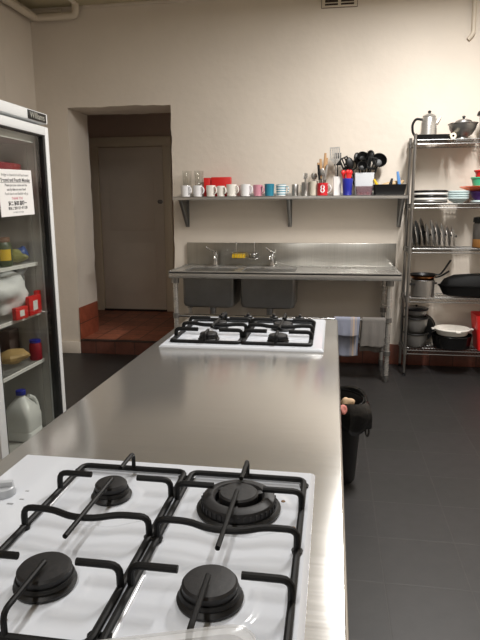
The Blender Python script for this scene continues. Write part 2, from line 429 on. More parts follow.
# ------------------------------------------------------------------ work bench
bt = thing('work_bench', 'long brushed steel island bench carrying both white gas cooktops', 'bench', (-.3255, 1.46, 0))
part('worktop', B().box(-.3585, .3585, -1.26, 1.26, .855, .9, bev=.006, seg=3), steel_bench, bt)
for sx in (-1, 1):
    for sy in (-1.1, .94):
        part('leg', B().tube([(sx*.31, sy, .03), (sx*.31, sy, .855)], .022, 14).lathe([(0, 0), (.026, 0), (.03, .012), (.018, .03), (.018, .04), (0, .04)], 14, (sx*.31, sy, 0)), steel, bt)
part('apron', B().box(-.32, .32, -1.12, -1.10, .79, .855).box(-.32, .32, .93, .95, .79, .855).box(-.33, -.315, -1.12, .95, .79, .855), steel_dark, bt)

# ------------------------------------------------------------------ cooktops
HT = .9
def panel_mesh(x0, x1, y0, y1, zones, burners, z=.012):
    b = B(); bm = b.bm; nx, ny = 150, 140
    def sm(a, lo, hi): t = max(0, min(1, (a-lo)/(hi-lo))); return t*t*(3-2*t)
    def h(x, y):
        v = z
        e = min(x-x0, x1-x, y-y0, y1-y)
        v -= .008*(1-sm(e, 0, .007))
        for (a0, a1, c0, c1, yc) in zones:
            d = min(x-a0, a1-x, y-c0, c1-y)
            w = sm(d, .004, .013)
            v -= .006*w
            # band between the two burners stays raised
            band = 1-sm(abs(y-yc)-.035-.03*sm(abs(x-(a0+a1)/2), .02, .09), 0, .007)
            v += .004*w*band
        for (bx, by, br) in burners:
            d = math.hypot(x-bx, y-by)
            v += .0018*(1-sm(d, br+.012, br+.024))
        return v
    g = [[bm.verts.new((x0+(x1-x0)*i/nx, y0+(y1-y0)*j/ny, h(x0+(x1-x0)*i/nx, y0+(y1-y0)*j/ny))) for j in range(ny+1)] for i in range(nx+1)]
    for i in range(nx):
        for j in range(ny): bm.faces.new((g[i][j], g[i+1][j], g[i+1][j+1], g[i][j+1]))
    ring = [g[i][0] for i in range(nx+1)]+[g[nx][j] for j in range(1, ny+1)]+[g[i][ny] for i in range(nx-1, -1, -1)]+[g[0][j] for j in range(ny-1, 0, -1)]
    low = [bm.verts.new((v.co.x, v.co.y, 0)) for v in ring]; n = len(ring)
    for i in range(n): bm.faces.new((ring[i], low[i], low[(i+1) % n], ring[(i+1) % n]))
    bm.faces.new(low)
    return b
def grate_mesh(x0, x1, y0, y1, yr, yf, side, r=.0053):
    """one cast grate over a rear and a front burner; z=0 is the worktop"""
    zf = .016; zt = .049; xc = (x0+x1)/2; ym = (yr+yf)/2; b = B(); g = .037
    b.tube([(x0, y0, zf), (x1, y0, zf), (x1, y1, zf), (x0, y1, zf)], r, 10, closed=True, smooth=.016)
    for y in (yr, yf):                                             # short side fingers
        b.tube([(x0, y, zf), (x0, y, zt), (xc-g-.006, y, zt)], r, 10, smooth=.02)
        b.tube([(x1, y, zf), (x1, y, zt), (xc+g+.006, y, zt)], r, 10, smooth=.02)
    b.tube([(x0, ym, zf), (x0, ym, zt), (x0+.05, ym, zt), (x0+.085, ym-.012, zt-.003), (x1-.085, ym-.012, zt-.003), (x1-.05, ym, zt), (x1, ym, zt), (x1, ym, zf)], r, 10, smooth=.022)   # long middle bar
    b.tube([(xc, y1, zf), (xc, y1, zt), (xc, yr+g-.004, zt)], r*.75, 10, smooth=.014)      # rear finger
    b.tube([(xc, y0, zf), (xc, y0, zt), (xc, yf-g+.03, zt)], r*.75, 10, smooth=.014)       # front finger
    b.tube([(xc, yr-.012, zt), (xc, yf+.055, zt)], r*.75, 10)                               # rod over the middle bar
    for x in (x0, x1):
        for y in (y0+.02, ym, y1-.02): b.lathe([(0, .0085), (.007, .0085), (.009, zf), (0, zf)], 10, (x, y, 0))
    return b
def burner(parent, x, y, rb, rc, wok=False, dish=True):
    z = .0095
    if not wok:
        base = part('burner', B().lathe([(0, z), (rb, z), (rb+.001, z+.004), (rb-.004, z+.009), (rc+.004, z+.011), (rc+.002, z+.016), (0, z+.016)], 36, (x, y, 0)), burner_b, parent)
        part('burner_cap', B().lathe([(0, z+.014), (rc-.002, z+.014), (rc, z+.017), (rc, z+.0245), (rc-.003, z+.028), (rc*.6, z+.0295), (0, z+.03)], 36, (x, y, 0)), burner_m, base)
    else:
        b = B().lathe([(0, z), (rb, z), (rb+.001, z+.004), (rb-.004, z+.008), (0, z+.008)], 40, (x, y, 0))
        base = part('burner', b, burner_b, parent)
        ro = .064; ri = .041
        b = B().lathe([(ri, z+.007), (ro, z+.007), (ro, z+.019), (ro-.002, z+.023), (ro-.012, z+.0275), (ri+.004, z+.0265), (ri, z+.022), (ri, z+.007)], 44, (x, y, 0))
        for k in range(40):
            a = 2*PI*k/40; b.box(ro-.001, ro+.0015, -.0016, .0016, z+.010, z+.019, M=Matrix.Translation((x, y, 0)) @ Matrix.Rotation(a, 4, 'Z'))
        part('flame_ring', b, burner_m, base)
        part('burner_cap', B().lathe([(0, z+.008), (.03, z+.008), (.034, z+.022), (.034, z+.029), (.031, z+.032), (0, z+.033)], 36, (x, y, 0)), burner_m, base)
        for k in range(3):
            a = 2*PI*k/3+.5; part('bridge', B().box(.03, .046, -.006, .006, z+.015, z+.0245, bev=.001, M=Matrix.Translation((x, y, 0)) @ Matrix.Rotation(a, 4, 'Z')), burner_m, base)
def knob(parent, x, y, rz, m=None):
    b = B().lathe([(0, .0115), (.0205, .0115), (.0215, .015), (.0195, .026), (.017, .028), (0, .028)], 28)
    b.box(-.018, .018, -.0065, .0065, .027, .038, bev=.003)
    b.xform(Matrix.Translation((x, y, 0)) @ Matrix.Rotation(rz, 4, 'Z'))
    return part('knob', b, m or knob_m, parent)
# near cooktop
c1 = thing('gas_cooktop', 'white four burner gas cooktop in the foreground with its knobs along the left edge', 'cooktop', (0, 0, HT))
ZN = [(-.49, -.03, .545, 1.03, .78)]
BN = [(-.383, .915, .036), (-.149, .906, .074), (-.381, .664, .044), (-.149, .668, .047)]
part('panel', panel_mesh(-.632, -.022, .49, 1.063, [(-.487, -.266, .548, 1.028, .78), (-.264, -.033, .548, 1.028, .78)], BN), enamel, c1)
part('grate', grate_mesh(-.481, -.272, .555, 1.017, .915, .664, 0), grate_m, c1)
part('grate', grate_mesh(-.258, -.041, .555, 1.017, .906, .668, 1), grate_m, c1)
burner(c1, -.383, .915, .0355, .0285); burner(c1, -.381, .664, .042, .037)
burner(c1, -.149, .668, .044, .0375); burner(c1, -.149, .906, .072, .06, wok=True)
for k, y in enumerate((.888, .785, .68, .575)): knob(c1, -.578, y, (.35, .1, 0, .2)[k])
for y in (.888, .785, .68, .575):
    for dx, dy, q in ((.036, .018, .0035), (.03, -.03, .0055), (.042, -.012, .004)): part('marking', B().box(-.578+dx-q, -.578+dx+q, y+dy-q*.4, y+dy+q*.4, .0119, .0124), grey_mark, c1)
for x, y, r in ((-.052, .86, .005), (-.215, .955, .004), (-.075, .945, .004), (-.40, .59, .005)): part('grease_spot', B().lathe([(0, .0078), (r, .0078), (r*.8, .009), (0, .0092)], 10, (x, y, 0)), spot_m, c1)
# far cooktop
c2 = thing('gas_cooktop', 'white four burner gas cooktop at the far end of the steel bench, by the sink', 'cooktop', (0, 0, HT))
BF = [(-.475, 2.185, .045), (-.2, 2.185, .045), (-.475, 2.42, .036), (-.2, 2.42, .055)]
part('panel', panel_mesh(-.643, -.022, 2.06, 2.66, [(-.615, -.338, 2.10, 2.575, 2.30), (-.336, -.064, 2.10, 2.575, 2.30)], BF), enamel, c2)
part('grate', grate_mesh(-.608, -.343, 2.108, 2.565, 2.42, 2.185, 0, .0082), grate_m, c2)
part('grate', grate_mesh(-.331, -.072, 2.108, 2.565, 2.42, 2.185, 1, .0082), grate_m, c2)
burner(c2, -.475, 2.185, .042, .035); burner(c2, -.2, 2.185, .042, .037); burner(c2, -.475, 2.42, .036, .03); burner(c2, -.2, 2.42, .05, .042)
for k in range(4): knob(c2, -.5+.12*k, 2.618, PI/2, blk)
for x in (-.575, -.55, -.14, -.115): part('marking', B().box(x, x+.012, 2.078, 2.083, .0119, .0124), grey_mark, c2)
# plastic tray resting on the near grates
b = B()
def rrect(hx, hy, r, z, n=6):
    out = []
    for cx, cy, a0 in ((hx-r, hy-r, 0), (-hx+r, hy-r, PI/2), (-hx+r, -hy+r, PI), (hx-r, -hy+r, 1.5*PI)):
        for k in range(n+1): a = a0+PI/2*k/n; out.append((cx+r*math.cos(a), cy+r*math.sin(a), z))
    return out
def loft(b, rings, cap=True):
    R = [[b.bm.verts.new(p) for p in r] for r in rings]; n = len(R[0])
    for a, c in zip(R, R[1:]):
        for k in range(n): b.bm.faces.new((a[k], a[(k+1) % n], c[(k+1) % n], c[k]))
    if cap: b.bm.faces.new(R[0][::-1])
    return b
loft(b, [rrect(.108, .075, .02, 0), rrect(.111, .078, .02, .004), rrect(.119, .083, .024, .066), rrect(.126, .089, .026, .068), rrect(.127, .09, .026, .0715)])
o = solo('plastic_tray', b, frost, 'clear plastic tray standing on the front edge of the near cooktop', 'tray', (-.168, .416, .9125), rot=(0, 0, .32))
sd = o.modifiers.new('thick', 'SOLIDIFY'); sd.thickness = .0015

# ------------------------------------------------------------------ bin beside the bench
bn = thing('kitchen_bin', 'black bin with an overhanging black liner beyond the far corner of the bench', 'bin', (.02, 2.94, 0))
part('body', B().lathe([(0, 0), (.125, 0), (.13, .01), (.158, .43), (.165, .44), (.16, .44), (.126, .02), (0, .02)], 30), blk, bn)
rnd = random.Random(5)
b = B(); prof = [(.150, .33), (.158, .41), (.166, .447), (.178, .453), (.192, .43), (.197, .38), (.19, .33), (.183, .30)]
nseg = 40; ph = [rnd.uniform(0, 6) for _ in range(6)]
rings = []
for i, (r, z) in enumerate(prof):
    ring = []
    for k in range(nseg):
        a = 2*PI*k/nseg; w = (math.sin(5*a+ph[0])+.7*math.sin(9*a+ph[1])+.5*math.sin(14*a+ph[2]))*(.002+.004*max(0, i-3))
        rr = max(r+w, .15 if i < 2 else .17 if i > 3 else .166); ring.append((rr*math.cos(a), rr*math.sin(a), z+.012*math.sin(3*a+ph[3])*(i > 1)+(.02*math.sin(7*a+ph[4]) if i > 5 else 0)))
    rings.append(ring)
loft(b, rings, cap=False)
ln = part('bin_liner', b, bag_m, bn); sd = ln.modifiers.new('thick', 'SOLIDIFY'); sd.thickness = .002
part('liner_knot', B().tube([(.178, -.06, .33), (.19, -.07, .29), (.182, -.085, .265), (.17, -.075, .285), (.175, -.07, .32)], .005, 8, smooth=.01), bag_m, bn)
def crumple(c, r, seed):
    q = random.Random(seed); d = [Vector((q.uniform(-1, 1), q.uniform(-1, 1), q.uniform(-1, 1))) for _ in range(6)]
    return B().blob((0, 0, 0), *r, seg=18, rings=12, fn=lambda p: .82+.16*sum(math.sin(4*p.dot(k)+k.x*5) for k in d)/2.5)
solo('paper_scrap', crumple(0, (.04, .035, .04), 3), rubbish_b, 'beige crumpled paper scrap near the top of the black bin', 'rubbish', (.092, 2.82, .455))
solo('paper_scrap', crumple(0, (.024, .03, .03), 8), rubbish_p, 'pink crumpled paper scrap below the beige scrap in the black bin', 'rubbish', (.070, 2.755, .44))

# ------------------------------------------------------------------ sink
SX0, SX1, SY0, SY1 = -1.352, .546, 4.67, 5.29
sk = thing('sink_unit', 'stainless double bowl sink unit with splashback against the back wall', 'sink', (0, 0, 0))
BAS = [(-1.255, -.815), (-.755, -.30)]; BY0, BY1 = 4.76, 5.14
def top_sheet():
    b = B(); bm = b.bm
    xs = [SX0, BAS[0][0], BAS[0][1], BAS[1][0], BAS[1][1], SX1]; ys = [SY0, BY0, BY1, SY1]
    V = {}
    def v(i, j, z):
        if (i, j, z) not in V: V[(i, j, z)] = bm.verts.new((xs[i], ys[j], z))
        return V[(i, j, z)]
    hole = lambda i, j: j == 1 and i in (1, 3)
    zt, zb = .9, .886
    for i in range(5):
        for j in range(3):
            if hole(i, j): continue
            bm.faces.new((v(i, j, zt), v(i+1, j, zt), v(i+1, j+1, zt), v(i, j+1, zt)))
            bm.faces.new((v(i, j+1, zb), v(i+1, j+1, zb), v(i+1, j, zb), v(i, j, zb)))
    for i in (1, 3):
        for a, c in (((i, 1), (i+1, 1)), ((i+1, 1), (i+1, 2)), ((i+1, 2), (i, 2)), ((i, 2), (i, 1))):
            bm.faces.new((v(*a, zt), v(*a, zb), v(*c, zb), v(*c, zt)))
    per = [(i, 0) for i in range(6)]+[(5, 1), (5, 2), (5, 3)]+[(i, 3) for i in (4, 3, 2, 1, 0)]+[(0, 2), (0, 1)]
    for a, c in zip(per, per[1:]+per[:1]): bm.faces.new((v(*a, zt), v(*a, zb), v(*c, zb), v(*c, zt)))
    # folded front edge and raised side rims
    b.box(SX0, SX1, SY0, SY0+.012, .846, .8995, bev=.003)
    b.box(SX0, SX0+.012, SY0+.012, SY1, .846, .8995); b.box(SX1-.012, SX1, SY0+.012, SY1, .846, .8995)
    b.box(SX0, SX0+.02, SY0, SY1, .9, .908, bev=.003); b.box(SX1-.02, SX1, SY0, SY1, .9, .908, bev=.003); b.box(SX0+.02, SX1-.02, SY0, SY0+.02, .9, .905, bev=.002)
    for k in range(9): b.box(-.16+.065*k, -.15+.065*k, 4.80, 5.16, .9, .9025)
    return b
part('worktop', top_sheet(), steel, sk, sharp=30)
part('splashback', B().box(SX0+.012, SX1+.01, SY1-.022, SY1+.008, .9, 1.107, bev=.004), mat('splash_steel', (180, 178, 172), .3, 1, var=.12, vscale=2, stretch=(80, 1, 1), aniso=.6, tangent=(0, 0, 1)), sk)
for (x0, x1) in BAS:
    b = B(); hx, hy = (x1-x0)/2, (BY1-BY0)/2; cx, cy = (x0+x1)/2, (BY0+BY1)/2
    def rr(h, k, r, z): return [(cx+p[0], cy+p[1], p[2]) for p in rrect(h, k, r, z)]
    loft(b, [rr(hx+.004, hy+.004, .03, .887), rr(hx+.003, hy+.003, .035, .62), rr(hx-.004, hy-.004, .045, .595), rr(hx-.03, hy-.03, .05, .583),
             ], cap=True)
    loft(b, [rr(hx, hy, .03, .888), rr(hx-.001, hy-.001, .035, .62), rr(hx-.01, hy-.01, .04, .602), rr(hx-.035, hy-.035, .05, .592)][::-1], cap=True)
    bs = part('basin', b, steel_dark, sk)
    part('drain', B().lathe([(0, .594), (.035, .594), (.04, .592), (.04, .5925), (.03, .5), (0, .5)], 20, (cx, cy, 0)), chrome, bs)
for sx in (-1.31, .462):
    for sy in (4.725, 5.225):
        lg = part('leg', B().tube([(sx, sy, .05), (sx, sy, .85)], .0205, 16), steel, sk)
        part('foot', B().lathe([(0, 0), (.018, 0), (.024, .02), (.023, .06), (0, .06)], 16, (sx, sy, 0)), steel_dark, lg)
        for r_, z0, z1 in ((.033, .80, .846), (.027, .50, .54), (.027, .225, .262)): part('collar', B().lathe([(.02, z0), (r_, z0), (r_, z1), (.02, z1)], 16, (sx, sy, 0)), steel_dark, lg)
part('front_rail', B().tube([(-1.31, 4.725, .52), (.462, 4.725, .52)], .0135, 12), chrome, sk)
part('back_rail', B().tube([(-1.31, 5.225, .245), (.462, 5.225, .245)], .0135, 12), steel_dark, sk)
for sx in (-1.31, .462): part('side_rail', B().tube([(sx, 4.725, .245), (sx, 5.225, .245)], .0135, 12), steel_dark, sk)
# taps
def tap(x, label, lever_a, lean):
    t = thing('tap', label, 'tap', (x, 5.195, .9))
    part('base', B().lathe([(0, 0), (.03, 0), (.03, .006), (.022, .012), (.019, .04), (.019, .095), (.022, .10), (.022, .125), (.012, .135), (0, .136)], 20), chrome, t)
    part('spout', B().tube([(0, 0, .075), (lean*.6, -.07, .10), (lean, -.14, .105), (lean, -.15, .075)], .012, 12, smooth=.03), chrome, t)
    part('lever', B().tube([(0, 0, .125), (math.cos(lever_a)*.05, -.012, .15), (math.cos(lever_a)*.095, -.02, .17)], [.009, .006], 10), chrome, t)
tap(-1.055, 'chrome lever tap over the left sink bowl', 2.6, .02)
tap(-.534, 'chrome lever tap over the right sink bowl', 2.2, -.01)
# soap rack on the splashback with sponge
sr = thing('wire_rack', 'chrome wire soap rack hooked over the splashback between the taps', 'rack', (-.79, 5.268, .97))
b = B()
for z in (.0, .05): b.tube([(-.125, -.004, z), (-.125, -.085, z), (.125, -.085, z), (.125, -.004, z)], .003, 8, closed=True, smooth=.012)
for k in range(10): x = -.11+.0245*k; b.tube([(x, -.085, .05), (x, -.085, 0), (x, -.004, 0)], .0016, 6)
part('basket', b, chrome, sr)
for s in (-1, 1): part('hook', B().tube([(s*.085, -.006, 0), (s*.085, -.006, .14), (s*.085, .033, .142), (s*.085, .036, .128)], .003, 8, smooth=.008), chrome, sr)
o = solo('sponge', B().box(-.06, .06, -.03, .03, 0, .036, bev=.006), yellow_m, 'yellow sponge lying in the wire rack above the sink', 'sponge', (-.845, 5.222, .9735))
o = solo('scrubber', B().blob((0, 0, .025), .04, .028, .025, fn=lambda p: 1+.05*math.sin(20*p.x)*math.sin(17*p.y+3)), steel_dark, 'grey steel wool scrubber beside the yellow sponge in the wire rack', 'scrubber', (-.715, 5.222, .9735))

# towels over the rail
def towel(x0, x1, zf, zb, m, label, seed):
    q = random.Random(seed); p1, p2, p3 = [q.uniform(0, 6) for _ in range(3)]
    yr = 4.725; R = .017
    L1 = .52-zf; L2 = .52-zb; arc = PI*R; tot = L1+arc+L2
    b = B()
    def fn(u, v):
        s = v*tot; x = x0+(x1-x0)*u
        if s < L1:
            d = L1-s; w = min(1, d/.12); y = yr-R-.004*w*(1+math.sin(9*u*2+p1))-.006*w*math.sin(u*4+p2)**2; z = zf+s
        elif s < L1+arc:
            a = (s-L1)/R; y = yr-R*math.cos(a); z = .52+R*math.sin(a)
        else:
            d = s-L1-arc; w = min(1, d/.12); y = yr+R+.004*w*(1+math.sin(8*u*2+p3)); z = .52-d
        if v in (0, 1): z += .006*math.sin(u*7+p1)
        return (x+.006*math.sin(3*v*2+p2), y, z)
    b.sheet(24, 60, fn)
    o = solo('towel', b, m, label, 'towel'); sd = o.modifiers.new('thick', 'SOLIDIFY'); sd.thickness = .005; sd.offset = 1
    return o
towel_b = stripe_mat('blue_grey_towel', (138, 142, 158), [(.178, .196, (176, 158, 142)), (.205, .209, (176, 158, 142)), (.165, .169, (176, 158, 142)), (.036, .04, (170, 160, 150))], 0, .9, .5, 220)
towel_g = stripe_mat('grey_towel', (112, 108, 104), [(.286, .294, (40, 38, 38))], 2, .95, .6, 160)
towel(.025, .234, .385, .205, towel_b, 'blue grey tea towel with beige stripes hanging on the rail under the sink', 1)
towel(.248, .435, .30, .25, towel_g, 'charcoal grey tea towel hanging on the rail next to the sink leg', 2)

# ------------------------------------------------------------------ wall shelf
SZ = 1.52
sh = thing('wall_shelf', 'long stainless steel wall shelf carrying mugs and utensils above the sink', 'shelf', (0, 0, SZ))
part('board', B().box(-1.395, .605, 5.01, 5.298, -.006, 0).box(-1.395, .605, 5.01, 5.016, -.03, 0, bev=.002).box(-1.395, .605, 5.284, 5.298, 0, .03, bev=.002), steel, sh)
for x in (-1.335, -.385, .57):
    b = B().prism([(5.298, -.007), (5.035, -.007), (5.035, -.03), (5.27, -.27), (5.298, -.27)], x-.002, x+.002, 'x')
    b.box(x-.018, x+.018, 5.290, 5.298, -.27, -.007).box(x-.018, x+.018, 5.03, 5.29, -.011, -.0065)
    b.tube([(x, 5.035, -.028), (x, 5.28, -.265)], .008, 6, flat=(1.8, .5))
    part('bracket', b, steel_dark, sh)

# mugs
def mug_bm(r=.042, h=.098, taper=.006):
    return B().lathe([(0, .004), (r-taper-.006, .003), (r-taper-.003, 0), (r-taper, .003), (r-taper*.3, h*.45), (r, h-.002), (r-.0015, h), (r-.0035, h-.002), (r-.005, h*.45), (r-taper-.004, .01), (0, .008)], 30)
def handle_bm(r=.042, h=.098):
    return B().tube([(r-.006, 0, h*.82), (r+.018, 0, h*.86), (r+.031, 0, h*.62), (r+.024, 0, h*.34), (r-.008, 0, h*.2)], .0058, 10, smooth=.018, flat=(1.25, .8))
def mug(x, y, rz, m, label, group='mugs along the wall shelf', r=.042, h=.098, taper=.006):
    t = thing('mug', label, 'mug', (x, y, SZ), rz, group)
    part('cup', mug_bm(r, h, taper), m, t); part('handle', handle_bm(r, h), m, t)
    return t
blue_pattern = stripe_mat('blue_patterned_china', (230, 232, 238), [(-.03, -.012, (110, 130, 190)), (.006, .02, (140, 155, 205))], 0, .3)
striped = stripe_mat('striped_china', (232, 236, 236), [(.012+.0205*k, .021+.0205*k, (60, 140, 165)) for k in range(5)], 2, .3)
mug(-1.305, 5.13, -.6, porc, 'white mug at the left end of the row on the wall shelf', r=.044)
mug(-1.195, 5.13, -.5, porc, 'white mug second from the left end of the shelf')
mug(-1.078, 5.14, -.6, porc_w, 'white mug below the narrow red carton, third in the row')
mug(-.985, 5.13, -.7, porc_w, 'small off white mug below the wide red carton, fourth in the row', r=.039, h=.092)
mug(-.888, 5.12, -.5, porc_w, 'large white mug at the right edge of the wide red carton', r=.047, h=.104)
mug(-.765, 5.12, -.45, porc, 'white mug standing just left of the pink mug', r=.045, h=.103)
mug(-.80, 5.225, .4, blue_pattern, 'white mug with blue pattern half hidden behind the row of mugs', r=.042)
mug(-.657, 5.13, -.6, pink_c, 'pink mug on the wall shelf', r=.042)
mug(-.556, 5.13, 1.9, teal_c, 'teal blue mug on the wall shelf', r=.043, h=.105)
mug(-.452, 5.12, -.4, striped, 'white mug with teal stripes on the wall shelf', r=.044)
# tumblers behind
for x, lab in ((-1.315, 'tall clear glass tumbler behind the leftmost mug on the shelf'), (-1.205, 'tall clear glass tumbler behind the second mug on the shelf')):
    solo('glass_tumbler', B().lathe([(0, 0), (.030, 0), (.033, .004), (.042, .228), (.040, .23), (.0385, .226), (.030, .012), (0, .01)], 28), clear, lab, 'glass', (x, 5.23, SZ), group='tumblers behind the mugs')
solo('carton', B().box(-.03, .03, -.03, .03, 0, .168, bev=.003), red_m, 'narrow red carton behind the white mugs', 'carton', (-1.127, 5.235, SZ))
solo('carton', B().box(-.088, .088, -.03, .03, 0, .172, bev=.003), red_m, 'wide red carton behind the white mugs', 'carton', (-1.0, 5.235, SZ))
solo('steel_cup', B().lathe([(0, 0), (.026, 0), (.028, .003), (.03, .098), (.029, .1), (.0275, .098), (.026, .006), (0, .006)], 24), alum, 'plain steel cup just right of the striped mug', 'cup', (-.335, 5.17, SZ))
solo('glass_tumbler', B().lathe([(0, 0), (.018, 0), (.02, .003), (.023, .095), (.022, .097), (.0205, .094), (.018, .008), (0, .008)], 24), clear, 'narrow clear glass between the steel cup and the cutlery holder', 'glass', (-.272, 5.21, SZ))
# cutlery holder, cream mug, red mug
def beaker(name, x, y, r0, r1, h, m, label, cat):
    return solo(name, B().lathe([(0, 0), (r0-.003, 0), (r0, .004), (r1, h-.002), (r1-.0015, h), (r1-.004, h-.002), (r0-.004, .008), (0, .006)], 28), m, label, cat, (x, y, SZ))
beaker('cutlery_holder', -.243, 5.115, .03, .034, .115, alum, 'steel cutlery holder full of forks left of the cream mug', 'holder')
beaker('cream_beaker', -.172, 5.12, .034, .037, .122, cream_c, 'cream beaker full of spoons left of the red mug', 'beaker')
rm = mug(-.096, 5.09, -.35, red_c, 'red mug marked with a white number 8, full of kitchen knives', 'mugs along the wall shelf', r=.047, h=.105, taper=.002)
for ch in rm.children:
    if ch.name.startswith('handle'): ch.data.materials.clear(); ch.data.materials.append(porc); ch['label'] = 'white handle'
t8 = text_mesh('8', .088, porc, 'number', rm, Matrix.Translation((0, 0, .053)) @ Matrix.Rotation(.35+.02, 4, 'Z'), wrap=.0478, bold=.0006); t8['label'] = 'white printed number 8'

def spoon_bm(L, w=.017): 
    b = B().tube([(0, 0, 0), (0, 0, L*.5), (0, 0, L*.74)], [.0038, .003], 8, flat=(1, .45))
    return b.blob((0, 0, L*.86), w, .005, L*.14, 14, 10)
def fork_bm(L):
    b = B().tube([(0, 0, 0), (0, 0, L*.5), (0, 0, L*.76)], [.0038, .003], 8, flat=(1, .45))
    b.box(-.0115, .0115, -.0012, .0012, L*.75, L*.84, bev=.001)
    for k in range(4): x = -.0098+.0065*k; b.tube([(x, 0, L*.83), (x, .002, L)], [.0018, .0011], 6)
    return b
def place(o, x, y, z, tilt, az, spin=0):
    """stand a utensil at x, y, z leaning by tilt towards azimuth az"""
    q = Quaternion((-math.sin(az), math.cos(az), 0), tilt) @ Quaternion((0, 0, 1), spin)
    o.rotation_mode = 'QUATERNION'; o.rotation_quaternion = q; o.location = (x, y, z)
def set_cut(src, n, cx, cy, z, r, lab, group, seed, tl=.14):
    q = random.Random(seed)
    for k in range(n):
        o = src if k == 0 else dup(src)
        az = 2*PI*k/n+.4; rr = r*.5
        place(o, cx-rr*math.cos(az), cy-rr*math.sin(az), z, tl*q.uniform(.75, 1.1), az, q.uniform(-.5, .5))
        tag(o, lab, 'cutlery' , group)
f0 = solo('fork', fork_bm(.185), steel, 'f', 'fork'); set_cut(f0, 8, -.243, 5.115, SZ+.007, .024, 'steel fork standing tines up in the steel cutlery holder', 'forks in the cutlery holder', 1)
s0 = solo('spoon', spoon_bm(.185), steel, 's', 'spoon'); set_cut(s0, 9, -.172, 5.12, SZ+.007, .026, 'steel spoon standing bowl up in the cream beaker', 'spoons in the cream beaker', 2)
def knife(L, m, label, x, y, tilt, az):
    t = thing('knife', label, 'knife', (0, 0, 0), 0, 'knives and servers in the red mug')
    part('blade', B().prism([(-.008, 0), (.009, .02), (.009, L*.52), (-.008, L*.52)], -.0008, .0008, 'y'), chrome, t)
    part('handle', B().tube([(0, 0, L*.5), (0, 0, L*.7), (0, 0, L)], [.010, .0125, .0095], 10, flat=(1, .65)), m, t)
    place(t, x, y, SZ+.008, tilt, az, .2); return t
knife(.27, wood_m, 'wooden handled knife standing leftmost in the red mug', -.092, 5.09, .17, PI)
knife(.30, wood_m, 'wooden handled knife standing second from left in the red mug', -.096, 5.105, .09, 2.6)
knife(.345, wood_m, 'tallest wooden handled knife in the red mug', -.088, 5.10, .04, .8)
knife(.31, wood_m, 'wooden handled knife leaning back at the right of the red mug', -.085, 5.11, .10, .9)
knife(.25, blk, 'black handled knife leaning forward at the left of the red mug', -.11, 5.085, .13, -2.4)
knife(.25, alum, 'steel handled knife leaning right in the red mug', -.10, 5.085, .16, .1)
s1 = solo('serving_spoon', spoon_bm(.22, .022), steel, 'large steel serving spoon leaning forward in the red mug', 'spoon'); place(s1, -.096, 5.10, SZ+.008, .12, -1.8)
# turner behind the red mug in a square white tub
sq = solo('square_tub', loft(loft(B(), [rrect(.030, .03, .008, 0), rrect(.036, .036, .01, .16)]), [rrect(.034, .034, .009, .16), rrect(.028, .028, .007, .004)][::-1]), white_pl, 'narrow square white tub of utensils right of the red mug', 'tub', (.026, 5.16, SZ))
t = thing('slotted_turner', 'steel slotted turner with broad blade rising from the square white tub', 'turner')
part('handle', B().tube([(0, 0, 0), (0, 0, .30)], .0055, 8), alum, t)
b = B(); zb0, zb1 = .29, .40
for x0, x1 in ((-.043, -.032), (-.023, -.012), (-.0055, .0055), (.012, .023), (.032, .043)): b.box(x0, x1, -.001, .001, zb0+.012, zb1-.01)
b.box(-.043, .043, -.001, .001, zb1-.011, zb1).prism([(-.043, zb0+.014), (.043, zb0+.014), (.036, zb0), (.01, zb0-.03), (-.01, zb0-.03), (-.036, zb0)], -.001, .001, 'y')
part('blade', b, steel, t)
place(t, .026, 5.16, SZ+.006, .07, PI, .1)
t = thing('spatula', 'black plastic spatula standing behind the steel slotted turner', 'spatula')
part('handle', B().tube([(0, 0, 0), (0, 0, .26)], .005, 8), blk, t)
part('blade', B().box(-.03, .03, -.0015, .0015, .25, .355, bev=.0012), blk, t)
place(t, .030, 5.178, SZ+.006, .05, PI*.6, .1)
# blue cup with red pegs
beaker('blue_cup', .112, 5.09, .036, .045, .14, blue_m, 'tall dark blue plastic cup on the wall shelf', 'cup')
for k, (dx, dy, a) in enumerate(((-.02, .0, PI*.9), (.012, .01, .6), (.0, -.015, -1.6))):
    b = B().tube([(0, 0, 0), (0, 0, .11), (0, 0, .185)], [.006, .007, .012], 10, flat=(1.4, .7)); b.blob((0, 0, .185), .02, .011, .022, 14, 10)
    o = solo('red_scoop', b, red_m, ('red plastic scoop leaning left out of the blue cup', 'red plastic scoop leaning right out of the blue cup', 'red plastic scoop leaning forward out of the blue cup')[k], 'scoop', group='red scoops in the blue cup')
    place(o, .112+dx*.3, 5.09+dy*.3, SZ+.007, .17 if k == 0 else .12, a, .3)
